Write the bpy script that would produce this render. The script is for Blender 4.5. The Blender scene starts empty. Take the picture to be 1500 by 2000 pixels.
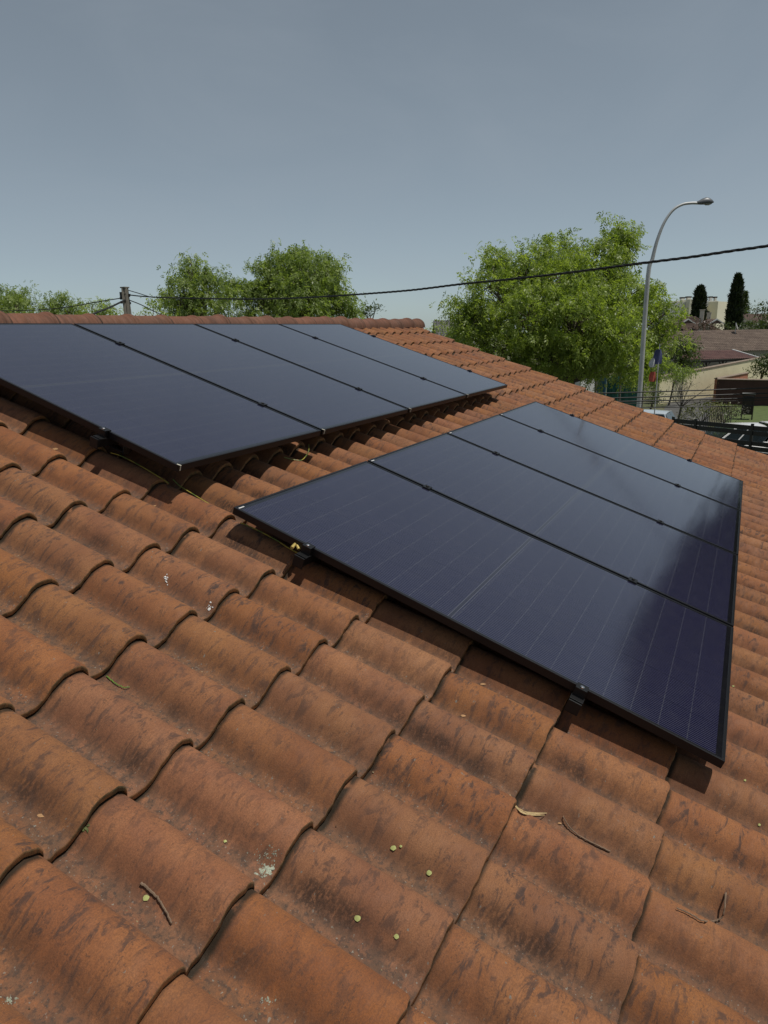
import bpy, math, random
import numpy as np
from mathutils import Vector, Matrix
R_ = math.radians
random.seed(7); rng = np.random.default_rng(7)
sc = bpy.context.scene
col = sc.collection

# ------------------------------------------------------------------ camera, sky, sun, exposure
SLOPE = R_(19.0)                       # pitch of the roof the camera stands on
Z0 = 4.10                              # height of the top near corner of the lower panel row
F_PX = 1389.567
CAM = Vector((-2.2126, -1.8023, Z0 + 0.6770))
FWD = Vector((0.86425, 0.43869, -0.24620)).normalized()
RGT = Vector((0.44869, -0.89352, -0.01705)).normalized()
DWN = FWD.cross(RGT)
cam_d = bpy.data.cameras.new('camera'); cam = bpy.data.objects.new('camera', cam_d); col.objects.link(cam)
UPV = -DWN
cam.matrix_world = Matrix(((RGT.x, UPV.x, -FWD.x, CAM.x), (RGT.y, UPV.y, -FWD.y, CAM.y), (RGT.z, UPV.z, -FWD.z, CAM.z), (0, 0, 0, 1)))
cam_d.sensor_fit = 'VERTICAL'; cam_d.sensor_height = 24.0; cam_d.lens = 24.0 * F_PX / 2000.0
cam_d.clip_start = 0.05; cam_d.clip_end = 3000
sc.camera = cam

SUN_DIR = Vector((0.05, -0.3256 - 0.028, 0.9455 - 0.010)).normalized()      # towards the sun
sun_el = math.asin(SUN_DIR.z); sun_az = math.atan2(SUN_DIR.x, SUN_DIR.y)
world = bpy.data.worlds.new('World'); sc.world = world; world.use_nodes = True
wn = world.node_tree; wn.nodes.clear()
sky = wn.nodes.new('ShaderNodeTexSky'); sky.sky_type = 'NISHITA'; sky.sun_disc = False
sky.sun_elevation = sun_el; sky.sun_rotation = sun_az; sky.altitude = 150
sky.air_density = 0.6; sky.dust_density = 0.5; sky.ozone_density = 3.0
hs = wn.nodes.new('ShaderNodeHueSaturation'); hs.inputs['Saturation'].default_value = 0.60
bg = wn.nodes.new('ShaderNodeBackground'); bg.inputs['Strength'].default_value = 0.090
wo = wn.nodes.new('ShaderNodeOutputWorld')
tint = wn.nodes.new('ShaderNodeMix'); tint.data_type = 'RGBA'; tint.blend_type = 'MULTIPLY'; tint.inputs['Factor'].default_value = 1.0; tint.inputs['B'].default_value = (1.06, 1.13, 1.02, 1)
wtc = wn.nodes.new('ShaderNodeTexCoord'); wmp = wn.nodes.new('ShaderNodeMapping'); wmp.inputs['Scale'].default_value = (1.0, 2.6, 5.0); wmp.inputs['Rotation'].default_value = (0.3, 0.2, 0.5)
wnz = wn.nodes.new('ShaderNodeTexNoise'); wnz.inputs['Scale'].default_value = 1.6; wnz.inputs['Detail'].default_value = 7; wnz.inputs['Roughness'].default_value = 0.55; wnz.inputs['Distortion'].default_value = 0.8
wmr = wn.nodes.new('ShaderNodeMapRange'); wmr.inputs['From Min'].default_value = 0.40; wmr.inputs['From Max'].default_value = 0.75; wmr.inputs['To Min'].default_value = 0.28; wmr.inputs['To Max'].default_value = 0.44
veil = wn.nodes.new('ShaderNodeMix'); veil.data_type = 'RGBA'; veil.inputs['B'].default_value = (4.0, 4.6, 5.25, 1)       # thin high cloud
wn.links.new(wtc.outputs['Generated'], wmp.inputs['Vector']); wn.links.new(wmp.outputs[0], wnz.inputs['Vector']); wn.links.new(wnz.outputs['Fac'], wmr.inputs['Value']); wsp = wn.nodes.new('ShaderNodeSeparateXYZ'); wfd = wn.nodes.new('ShaderNodeMapRange'); wfd.inputs['From Min'].default_value = 0.30; wfd.inputs['From Max'].default_value = 0.95; wfd.inputs['To Min'].default_value = 1.0; wfd.inputs['To Max'].default_value = 0.15
wmu = wn.nodes.new('ShaderNodeMath'); wmu.operation = 'MULTIPLY'                                                      # the veil thins out overhead
wn.links.new(wtc.outputs['Generated'], wsp.inputs[0]); wn.links.new(wsp.outputs[2], wfd.inputs['Value']); wn.links.new(wfd.outputs[0], wmu.inputs[0]); wn.links.new(wmr.outputs[0], wmu.inputs[1]); wn.links.new(wmu.outputs[0], veil.inputs['Factor'])
wn.links.new(sky.outputs[0], hs.inputs['Color']); wn.links.new(hs.outputs[0], tint.inputs['A']); wn.links.new(tint.outputs['Result'], veil.inputs['A']); wn.links.new(veil.outputs['Result'], bg.inputs['Color']); wn.links.new(bg.outputs[0], wo.inputs[0])
sun_d = bpy.data.lights.new('sun', 'SUN'); sun_d.energy = 3.9; sun_d.angle = R_(0.6); sun_d.color = (1.0, 0.95, 0.87)
sun = bpy.data.objects.new('sun', sun_d); col.objects.link(sun)
sun.rotation_euler = SUN_DIR.to_track_quat('Z', 'Y').to_euler(); sun.location = (0, 0, 60)
vs = sc.view_settings; vs.view_transform = 'Standard'; vs.look = 'None'; vs.gamma = 1.0; vs.exposure = -0.15; vs.use_curve_mapping = False
sc.cycles.use_denoising = True
sc.cycles.max_bounces = 8; sc.cycles.transparent_max_bounces = 8

# ------------------------------------------------------------------ helpers
def ray(px, py):
    return (FWD + RGT * ((px - 750) / F_PX) + DWN * ((py - 1000) / F_PX))
def at(px, py, d):                       # point seen at a photo pixel, d metres along the view axis
    return CAM + ray(px, py) * d
def ground_at(px, d, z=0.0):             # ground point under that pixel column
    p = at(px, 640, d); return Vector((p.x, p.y, z))
class MB:
    def __init__(s): s.v = []; s.f = []
    def add(s, vs_, fs):
        o = len(s.v); s.v += [tuple(p) for p in vs_]; s.f += [tuple(i + o for i in q) for q in fs]; return s
    def box(s, c, size, M=None):
        x, y, z = [k / 2 for k in size]
        p = [Vector((a * x, b * y, e * z)) for a in (-1, 1) for b in (-1, 1) for e in (-1, 1)]
        if M is not None: p = [M @ q for q in p]
        p = [q + Vector(c) for q in p]
        return s.add(p, [(0, 1, 3, 2), (4, 6, 7, 5), (0, 4, 5, 1), (2, 3, 7, 6), (0, 2, 6, 4), (1, 5, 7, 3)])
    def tube(s, pts, rad, n=6, caps=True):
        pts = [Vector(p) for p in pts]
        if not hasattr(rad, '__len__'): rad = [rad] * len(pts)
        vv = []; prev = None
        for i, p in enumerate(pts):
            t = (pts[min(i + 1, len(pts) - 1)] - pts[max(i - 1, 0)])
            t = t.normalized() if t.length > 1e-9 else Vector((0, 0, 1))
            a = prev - t * prev.dot(t) if prev is not None else t.orthogonal()
            a = a.normalized() if a.length > 1e-6 else t.orthogonal().normalized()
            prev = a; b = t.cross(a)
            for k in range(n):
                w = 2 * math.pi * k / n; vv.append(p + (a * math.cos(w) + b * math.sin(w)) * rad[i])
        ff = []
        for i in range(len(pts) - 1):
            for k in range(n):
                ff.append((i * n + k, i * n + (k + 1) % n, (i + 1) * n + (k + 1) % n, (i + 1) * n + k))
        if caps:
            ff.append(tuple(range(n - 1, -1, -1))); ff.append(tuple((len(pts) - 1) * n + k for k in range(n)))
        return s.add(vv, ff)
    def prism(s, poly, axis_vec):          # closed polygon of points extruded by a vector
        n = len(poly); a = [Vector(p) for p in poly]; b = [p + Vector(axis_vec) for p in a]
        return s.add(a + b, [tuple(range(n - 1, -1, -1)), tuple(range(n, 2 * n))] + [(i, (i + 1) % n, (i + 1) % n + n, i + n) for i in range(n)])
    def loft(s, rings, closed=True, caps=True):
        n = len(rings[0]); vv = [p for r in rings for p in r]; ff = []
        for i in range(len(rings) - 1):
            for k in range(n if closed else n - 1):
                ff.append((i * n + k, i * n + (k + 1) % n, (i + 1) * n + (k + 1) % n, (i + 1) * n + k))
        if caps and closed:
            ff.append(tuple(range(n - 1, -1, -1))); ff.append(tuple((len(rings) - 1) * n + k for k in range(n)))
        return s.add(vv, ff)
    def mesh(s, name, mat, smooth=False, bevel=0):
        m = bpy.data.meshes.new(name); m.from_pydata(s.v, [], s.f); m.update()
        import bmesh
        b = bmesh.new(); b.from_mesh(m); bmesh.ops.recalc_face_normals(b, faces=b.faces)
        if bevel:
            bmesh.ops.bevel(b, geom=[e for e in b.edges if len(e.link_faces) == 2 and e.calc_face_angle(0) > 0.6], offset=bevel, segments=2, affect='EDGES', profile=0.6)
        b.to_mesh(m); b.free()
        if smooth:
            m.polygons.foreach_set('use_smooth', [True] * len(m.polygons))
            try: m.set_sharp_from_angle(angle=R_(smooth if smooth is not True else 40))
            except Exception: pass
        if mat: m.materials.append(mat)
        return m
WM = {}
def link(name, data, parent=None, M=None, **props):
    o = bpy.data.objects.new(name, data); col.objects.link(o)
    return place(o, parent, M, **props)
def place(o, parent=None, M=None, **props):
    """M is a world matrix (or a Vector location)."""
    if M is None: M = WM[parent.name].copy() if parent else Matrix()
    if isinstance(M, (Vector, tuple)): M = Matrix.Translation(M)
    if parent:
        o.parent = parent; o.matrix_basis = WM[parent.name].inverted() @ M
    else: o.matrix_basis = M
    WM[o.name] = M.copy()
    for k, v in props.items(): o[k] = v
    return o
def build(name, mb, mat, parent=None, M=None, smooth=False, bevel=0, **props):
    return link(name, mb.mesh(name, mat, smooth, bevel), parent, M, **props)
def thing(name, label, cat, M=None, group=None):
    o = link(name, None, None, M); o['label'] = label; o['category'] = cat
    if group: o['group'] = group
    o.empty_display_size = 0.2
    return o
def tag(o, label, cat, group=None):
    o['label'] = label; o['category'] = cat
    if group: o['group'] = group
    return o

# ------------------------------------------------------------------ materials
def mat(name):
    m = bpy.data.materials.new(name); m.use_nodes = True; nt = m.node_tree
    return m, nt, nt.nodes, nt.links, nt.nodes['Principled BSDF']
def simple(name, rgb, rough=0.6, metal=0.0, var=0.12, scale=8.0, bump=0.0, spec=0.5, coat=0.0):
    m, nt, N, L, p = mat(name)
    tc = N.new('ShaderNodeTexCoord'); nz = N.new('ShaderNodeTexNoise'); nz.inputs['Scale'].default_value = scale; nz.inputs['Detail'].default_value = 6; nz.inputs['Roughness'].default_value = 0.65
    L.new(tc.outputs['Object'], nz.inputs['Vector'])
    mp = N.new('ShaderNodeMapRange'); mp.inputs['From Min'].default_value = 0.25; mp.inputs['From Max'].default_value = 0.75; mp.inputs['To Min'].default_value = 1 - var; mp.inputs['To Max'].default_value = 1 + var
    L.new(nz.outputs['Fac'], mp.inputs['Value'])
    mx = N.new('ShaderNodeMix'); mx.data_type = 'RGBA'; mx.blend_type = 'MULTIPLY'; mx.inputs['Factor'].default_value = 1.0
    mx.inputs['A'].default_value = (*rgb, 1); L.new(mp.outputs[0], mx.inputs['B']); L.new(mx.outputs['Result'], p.inputs['Base Color'])
    p.inputs['Roughness'].default_value = rough; p.inputs['Metallic'].default_value = metal; p.inputs['Specular IOR Level'].default_value = spec
    if coat: p.inputs['Coat Weight'].default_value = coat; p.inputs['Coat Roughness'].default_value = 0.05
    if bump:
        b = N.new('ShaderNodeBump'); b.inputs['Strength'].default_value = bump; b.inputs['Distance'].default_value = 0.01
        L.new(nz.outputs['Fac'], b.inputs['Height']); L.new(b.outputs[0], p.inputs['Normal'])
    return m
def math_node(N, L, op, a, b=None, clamp=False):
    n = N.new('ShaderNodeMath'); n.operation = op; n.use_clamp = clamp
    for i, x in enumerate((a, b)):
        if x is None: continue
        if isinstance(x, (int, float)): n.inputs[i].default_value = x
        else: L.new(x, n.inputs[i])
    return n.outputs[0]
def ramp(N, L, fac, stops):
    r = N.new('ShaderNodeValToRGB'); els = r.color_ramp.elements
    while len(els) < len(stops): els.new(0.5)
    for e, (p, c) in zip(els, stops): e.position = p; e.color = (*c, 1) if len(c) == 3 else c
    L.new(fac, r.inputs['Fac']); return r.outputs['Color']
def mixc(N, L, fac, a, b, mode='MIX'):
    n = N.new('ShaderNodeMix'); n.data_type = 'RGBA'; n.blend_type = mode
    for nm, x in (('Factor', fac), ('A', a), ('B', b)):
        if isinstance(x, (int, float)): n.inputs[nm].default_value = x
        elif isinstance(x, tuple): n.inputs[nm].default_value = (*x, 1)
        else: L.new(x, n.inputs[nm])
    return n.outputs['Result']
def noise(N, L, vec, scale, detail=5, rough=0.6, dist=0.0):
    n = N.new('ShaderNodeTexNoise'); n.inputs['Scale'].default_value = scale; n.inputs['Detail'].default_value = detail
    n.inputs['Roughness'].default_value = rough; n.inputs['Distortion'].default_value = dist; L.new(vec, n.inputs['Vector']); return n.outputs['Fac']
def maprange(N, L, v, a, b, c=0.0, d=1.0, smooth=True):
    n = N.new('ShaderNodeMapRange'); n.interpolation_type = 'SMOOTHSTEP' if smooth else 'LINEAR'
    n.inputs['From Min'].default_value = a; n.inputs['From Max'].default_value = b; n.inputs['To Min'].default_value = c; n.inputs['To Max'].default_value = d
    L.new(v, n.inputs['Value']); return n.outputs[0]

PU = 0.2215        # tile width laid
PV = 0.380         # tile length laid
def tile_material(name, light, dark, stain=1.0):
    """terracotta: fired colour, soot stains, brushed streaks across the arch, grey silt and black algae in the pans"""
    m, nt, N, L, p = mat(name)
    at_ = N.new('ShaderNodeAttribute'); at_.attribute_name = 'tuv'
    sp = N.new('ShaderNodeSeparateXYZ'); L.new(at_.outputs['Vector'], sp.inputs[0])
    oi = N.new('ShaderNodeObjectInfo')
    rnd = math_node(N, L, 'FRACT', math_node(N, L, 'ADD', sp.outputs[2], oi.outputs['Random']))
    cb = N.new('ShaderNodeCombineXYZ'); L.new(sp.outputs[0], cb.inputs[0]); L.new(sp.outputs[1], cb.inputs[1]); L.new(math_node(N, L, 'MULTIPLY', rnd, 37.0), cb.inputs[2])
    mpn = N.new('ShaderNodeMapping'); mpn.inputs['Scale'].default_value = (15.0, 34.0, 1.0); mpn.inputs['Rotation'].default_value = (0, 0, 0.30); L.new(cb.outputs[0], mpn.inputs['Vector'])
    mpf = N.new('ShaderNodeMapping'); mpf.inputs['Scale'].default_value = (40.0, 300.0, 1.0); mpf.inputs['Rotation'].default_value = (0, 0, 0.35); L.new(cb.outputs[0], mpf.inputs['Vector'])
    vec = cb.outputs[0]
    big = noise(N, L, vec, 6.0, 4, 0.55)
    smear = noise(N, L, mpn.outputs[0], 1.0, 7, 0.70, 0.9)
    fine = noise(N, L, mpf.outputs[0], 1.0, 3, 0.7)
    speck = noise(N, L, vec, 330.0, 3, 0.6)
    mid = noise(N, L, vec, 28.0, 6, 0.68)
    c = mixc(N, L, maprange(N, L, big, 0.3, 0.7), dark, light)
    tone = N.new('ShaderNodeHueSaturation'); L.new(c, tone.inputs['Color'])
    L.new(maprange(N, L, rnd, 0, 1, 0.90, 1.08, False), tone.inputs['Value']); L.new(maprange(N, L, math_node(N, L, 'FRACT', math_node(N, L, 'MULTIPLY', rnd, 7.3)), 0, 1, 0.497, 0.504, False), tone.inputs['Hue'])
    L.new(maprange(N, L, math_node(N, L, 'FRACT', math_node(N, L, 'MULTIPLY', rnd, 13.7)), 0, 1, 0.93, 1.04, False), tone.inputs['Saturation'])
    c = tone.outputs[0]
    c = mixc(N, L, maprange(N, L, fine, 0.35, 0.75, 0.0, 0.30), c, (0.10, 0.045, 0.028), 'MIX')
    # soot smears: grey violet, broken up
    st = math_node(N, L, 'MULTIPLY', maprange(N, L, smear, 0.50, 0.60), maprange(N, L, mid, 0.36, 0.56))
    soil = maprange(N, L, math_node(N, L, 'FRACT', math_node(N, L, 'MULTIPLY', rnd, 23.1)), 0, 1, 0.40, 1.05, False)
    c = mixc(N, L, math_node(N, L, 'MULTIPLY', math_node(N, L, 'MULTIPLY', st, soil), 0.92 * stain), c, (0.052, 0.036, 0.032))
    grit = math_node(N, L, 'MULTIPLY', maprange(N, L, noise(N, L, vec, 170.0, 3, 0.65), 0.56, 0.66), maprange(N, L, noise(N, L, vec, 14.0, 3, 0.5), 0.44, 0.62))
    c = mixc(N, L, math_node(N, L, 'MULTIPLY', grit, 0.6 * stain), c, (0.045, 0.032, 0.026))
    # silt along the pan, strongest at x 0..0.06
    pan = maprange(N, L, sp.outputs[0], 0.045, 0.085, 1.0, 0.0)
    pf = math_node(N, L, 'MULTIPLY', pan, maprange(N, L, mid, 0.25, 0.66))
    c = mixc(N, L, math_node(N, L, 'MULTIPLY', pf, 0.72), c, (0.105, 0.072, 0.050))
    pg = math_node(N, L, 'MULTIPLY', pan, maprange(N, L, noise(N, L, vec, 75.0, 5, 0.7), 0.50, 0.62)); c = mixc(N, L, math_node(N, L, 'MULTIPLY', pg, 0.7), c, (0.040, 0.036, 0.032))
    pl = math_node(N, L, 'MULTIPLY', pan, maprange(N, L, noise(N, L, vec, 140.0, 2, 0.5), 0.66, 0.72)); c = mixc(N, L, math_node(N, L, 'MULTIPLY', pl, 0.8), c, (0.26, 0.25, 0.21))
    # black algae spots where water runs beside the arch
    run = math_node(N, L, 'MULTIPLY', maprange(N, L, sp.outputs[0], 0.035, 0.062), maprange(N, L, sp.outputs[0], 0.080, 0.108, 1.0, 0.0))
    patch = maprange(N, L, noise(N, L, vec, 5.0, 2, 0.5), 0.55, 0.72)
    alg = math_node(N, L, 'MULTIPLY', math_node(N, L, 'MULTIPLY', run, patch), maprange(N, L, noise(N, L, vec, 120.0, 4, 0.7), 0.36, 0.56))
    c = mixc(N, L, math_node(N, L, 'MULTIPLY', alg, 0.85 * stain), c, (0.018, 0.014, 0.011))
    c = mixc(N, L, math_node(N, L, 'MULTIPLY', math_node(N, L, 'MULTIPLY', run, maprange(N, L, mid, 0.3, 0.6)), 0.34), c, (0.075, 0.036, 0.022))
    # small lichen specks
    c = mixc(N, L, math_node(N, L, 'MULTIPLY', maprange(N, L, noise(N, L, vec, 95.0, 2, 0.5), 0.70, 0.76), maprange(N, L, big, 0.4, 0.6)), c, (0.20, 0.18, 0.15))
    c = mixc(N, L, maprange(N, L, speck, 0.35, 0.65, 0.0, 0.42), c, (0.095, 0.046, 0.028))
    # near-black overlap joint: trapped grime plus the open gap's shade painted into the colour (y near 0 = lower edge above the next tile's head)
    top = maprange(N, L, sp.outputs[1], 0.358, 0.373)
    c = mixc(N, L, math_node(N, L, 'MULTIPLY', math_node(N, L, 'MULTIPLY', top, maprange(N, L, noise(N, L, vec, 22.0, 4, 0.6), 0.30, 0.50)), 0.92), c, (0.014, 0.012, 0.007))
    L.new(c, p.inputs['Base Color'])
    p.inputs['Specular IOR Level'].default_value = 0.22
    p.inputs['Sheen Weight'].default_value = 0.06; p.inputs['Sheen Roughness'].default_value = 0.55; p.inputs['Sheen Tint'].default_value = (1.0, 0.80, 0.66, 1)
    L.new(maprange(N, L, mid, 0.3, 0.7, 0.62, 0.88), p.inputs['Roughness'])
    hsum = math_node(N, L, 'ADD', math_node(N, L, 'MULTIPLY', fine, 0.5), math_node(N, L, 'ADD', speck, math_node(N, L, 'MULTIPLY', mid, 1.2)))
    b = N.new('ShaderNodeBump'); b.inputs['Strength'].default_value = 0.55; b.inputs['Distance'].default_value = 0.0022; L.new(hsum, b.inputs['Height']); L.new(b.outputs[0], p.inputs['Normal'])
    return m
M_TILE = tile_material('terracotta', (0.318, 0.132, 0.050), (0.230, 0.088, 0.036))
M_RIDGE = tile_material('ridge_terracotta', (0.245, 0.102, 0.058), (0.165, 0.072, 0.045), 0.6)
def edge_material():
    m, nt, N, L, p = mat('tile_edge')
    g_ = N.new('ShaderNodeNewGeometry'); a = noise(N, L, g_.outputs['Position'], 35.0, 5, 0.7); b = noise(N, L, g_.outputs['Position'], 9.0, 3, 0.6)
    c = mixc(N, L, maprange(N, L, a, 0.40, 0.60), (0.360, 0.180, 0.075), (0.170, 0.110, 0.050)); c = mixc(N, L, maprange(N, L, b, 0.54, 0.70, 0, 0.8), c, (0.075, 0.070, 0.032))
    L.new(c, p.inputs['Base Color']); p.inputs['Roughness'].default_value = 0.95
    bp = N.new('ShaderNodeBump'); bp.inputs['Strength'].default_value = 0.6; bp.inputs['Distance'].default_value = 0.002; L.new(a, bp.inputs['Height']); L.new(bp.outputs[0], p.inputs['Normal'])
    return m
M_TILE_EDGE = edge_material()
M_DECK = simple('roof_deck', (0.05, 0.035, 0.025), 0.9)
M_PLASTER = simple('plaster', (0.62, 0.52, 0.36), 0.9, var=0.08, scale=2, bump=0.2)
M_MORTAR = simple('pink_mortar', (0.42, 0.17, 0.12), 0.95, var=0.25, scale=40, bump=0.6)
M_FRAME = simple('black_anodised', (0.012, 0.012, 0.014), 0.38, 0.35, 0.1, 30)
M_RAIL = simple('black_rail', (0.014, 0.014, 0.015), 0.42, 0.4, 0.15, 30)
M_STEEL = simple('steel', (0.55, 0.56, 0.58), 0.3, 1.0, 0.08, 20)
M_WHITE = simple('white_print', (0.55, 0.55, 0.54), 0.6, var=0.05)
M_CLIP = simple('clear_clip', (0.60, 0.57, 0.46), 0.4, var=0.05)
M_BRASS = simple('brass', (0.50, 0.38, 0.12), 0.4, 0.3, 0.1, 40)
M_CABLE = simple('black_cable', (0.012, 0.012, 0.013), 0.55, var=0.2, scale=10)

def panel_glass():
    """laminate seen through low-iron glass: 6 x 20 half cells, thin wires along the long side, bright gap lines across"""
    m, nt, N, L, p = mat('panel_glass')
    tc = N.new('ShaderNodeTexCoord'); sp = N.new('ShaderNodeSeparateXYZ'); L.new(tc.outputs['Object'], sp.inputs[0])
    X, Y = sp.outputs[0], sp.outputs[1]           # X across 0..1.134, Y along, 0..-1.961
    yy = math_node(N, L, 'MULTIPLY', Y, -1.0)
    def line(v, period, offs, half, soft):
        t = math_node(N, L, 'FRACT', math_node(N, L, 'DIVIDE', math_node(N, L, 'ADD', v, offs), period))
        d = math_node(N, L, 'ABSOLUTE', math_node(N, L, 'SUBTRACT', t, 0.5))
        d = math_node(N, L, 'MULTIPLY', math_node(N, L, 'SUBTRACT', 0.5, d), period)
        return maprange(N, L, d, half, half + soft, 1.0, 0.0)
    wires = line(X, 0.01138, 0.004, 0.0008, 0.0007)
    rows = line(yy, 0.0935, 0.0305 - 0.0935 * 0 - 0.0, 0.0009, 0.0012)
    cols = line(X, 0.1835, 0.1835 - 0.0165, 0.0012, 0.0012)
    # central gap between the two halves
    mid = maprange(N, L, math_node(N, L, 'ABSOLUTE', math_node(N, L, 'SUBTRACT', yy, 0.9805)), 0.0055, 0.0075, 1.0, 0.0)
    inx = math_node(N, L, 'MULTIPLY', math_node(N, L, 'GREATER_THAN', X, 0.018), math_node(N, L, 'LESS_THAN', X, 1.116))
    iny = math_node(N, L, 'MULTIPLY', math_node(N, L, 'GREATER_THAN', yy, 0.030), math_node(N, L, 'LESS_THAN', yy, 1.931))
    ins = math_node(N, L, 'MULTIPLY', inx, iny)
    nz = noise(N, L, tc.outputs['Object'], 2.5, 3)
    cell = mixc(N, L, nz, (0.005, 0.005, 0.022), (0.008, 0.008, 0.030))
    c = mixc(N, L, math_node(N, L, 'MULTIPLY', wires, 0.95), cell, (0.074, 0.073, 0.110))
    brk = maprange(N, L, noise(N, L, tc.outputs['Object'], 55.0, 2), 0.35, 0.6, 0.35, 1.0)
    c = mixc(N, L, math_node(N, L, 'MULTIPLY', math_node(N, L, 'MULTIPLY', rows, brk), 0.34), c, (0.11, 0.115, 0.13))
    c = mixc(N, L, math_node(N, L, 'MULTIPLY', cols, 0.22), c, (0.012, 0.012, 0.016))
    c = mixc(N, L, math_node(N, L, 'MULTIPLY', mid, 0.7), c, (0.020, 0.020, 0.028))
    seam = math_node(N, L, 'ABSOLUTE', math_node(N, L, 'SUBTRACT', math_node(N, L, 'ABSOLUTE', math_node(N, L, 'SUBTRACT', yy, 0.9805)), 0.0072)); c = mixc(N, L, maprange(N, L, seam, 0.0008, 0.0020, 0.38, 0.0), c, (0.15, 0.155, 0.18))
    c = mixc(N, L, ins, (0.007, 0.007, 0.010), c)
    dust = noise(N, L, tc.outputs['Object'], 14.0, 6, 0.7)
    c = mixc(N, L, maprange(N, L, dust, 0.4, 0.8, 0.0, 0.02), c, (0.30, 0.27, 0.22))
    L.new(c, p.inputs['Base Color'])
    p.inputs['IOR'].default_value = 1.50
    p.inputs['Coat Weight'].default_value = 0.48; p.inputs['Coat IOR'].default_value = 1.5; p.inputs['Coat Roughness'].default_value = 0.10
    L.new(maprange(N, L, dust, 0.3, 0.7, 0.075, 0.12), p.inputs['Roughness'])
    b = N.new('ShaderNodeBump'); b.inputs['Strength'].default_value = 0.03; b.inputs['Distance'].default_value = 0.002
    L.new(noise(N, L, tc.outputs['Object'], 6.0, 2), b.inputs['Height']); L.new(b.outputs[0], p.inputs['Normal'])
    return m
M_GLASS = panel_glass()

def leaf_material(name, c1, c2, trans=0.35):
    m, nt, N, L, p = mat(name)
    a = N.new('ShaderNodeAttribute'); a.attribute_name = 'rnd'
    c = ramp(N, L, a.outputs['Fac'], [(0.0, c1), (1.0, c2)])
    L.new(c, p.inputs['Base Color']); p.inputs['Roughness'].default_value = 0.45; p.inputs['Specular IOR Level'].default_value = 0.5
    t = N.new('ShaderNodeBsdfTranslucent'); tcol = mixc(N, L, 1.0, c, (1.25, 1.35, 0.5), 'MULTIPLY'); L.new(tcol, t.inputs['Color'])
    mx = N.new('ShaderNodeMixShader'); mx.inputs[0].default_value = trans
    L.new(p.outputs[0], mx.inputs[1]); L.new(t.outputs[0], mx.inputs[2]); L.new(mx.outputs[0], N['Material Output'].inputs['Surface'])
    return m
M_LEAF = leaf_material('spring_leaf', (0.150, 0.210, 0.045), (0.355, 0.430, 0.105), 0.50)
M_LEAF_MID = leaf_material('mid_leaf', (0.145, 0.200, 0.055), (0.310, 0.385, 0.120), 0.48)
M_LEAF_DARK = leaf_material('dark_leaf', (0.035, 0.058, 0.016), (0.090, 0.130, 0.032), 0.3)
M_CYPRESS = leaf_material('cypress_leaf', (0.012, 0.022, 0.010), (0.030, 0.046, 0.016), 0.1)
M_REDLEAF = leaf_material('reddish_leaf', (0.035, 0.020, 0.012), (0.075, 0.045, 0.024), 0.2)
M_DRYLEAF = leaf_material('olive_twig_leaf', (0.07, 0.085, 0.025), (0.16, 0.17, 0.05), 0.3)
M_BARK = simple('bark', (0.10, 0.080, 0.060), 0.95, var=0.4, scale=6, bump=0.8)

# ------------------------------------------------------------------ roof frame
RM = Matrix.Translation((0, 0, Z0)) @ Matrix.Rotation(SLOPE, 4, 'X')       # local x = along ridge, y = up the slope, z = roof normal
W_PAN = -0.173      # height of the tile pans below the glass plane
T_STEP = 0.025      # how far a tile's lower end stands above the next one
PROFILE = [(-0.006, 0.003), (0.004, 0.0012), (0.022, 0.0), (0.044, 0.0005), (0.057, 0.0045), (0.068, 0.0140), (0.079, 0.0280), (0.092, 0.0430),
           (0.108, 0.0565), (0.127, 0.0665), (0.146, 0.0715), (0.163, 0.0715), (0.178, 0.0670), (0.191, 0.0590), (0.2020, 0.0480), (0.2105, 0.0350), (0.2150, 0.0070)]
X_FOOT = -1.417; V_EDGE = 1.836; SKEW = 0.008
NI0, NI1 = -9, 39
NJ0, NJ1 = -11, 6
def prof(x):
    x = x % PU
    for (a, za), (b, zb) in zip(PROFILE, PROFILE[1:]):
        if a <= x <= b: return za + (zb - za) * (x - a) / (b - a)
    return 0.0
def surf(u, v):      # roof surface height (z in the roof frame) at u, v (v = -y)
    vv = v - SKEW * u - V_EDGE
    j = math.ceil(vv / PV - 1e-6)
    y = j * PV - vv           # 0 at lower edge of the tile, PV at its head
    return W_PAN + T_STEP * (1 - y / PV) + prof(u - X_FOOT)
def uvw(px, py, w):
    o = RM.inverted() @ CAM; d = RM.to_3x3().inverted() @ ray(px, py)
    t = (w - o.z) / d.z; q = o + d * t; return q.x, -q.y
def on_roof(px, py, lift=0.0):
    w = -0.13
    for _ in range(40):
        u, v = uvw(px, py, w); w = 0.6 * w + 0.4 * (surf(u, v) + lift)
    return Vector((u, -v, w))          # roof frame

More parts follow.
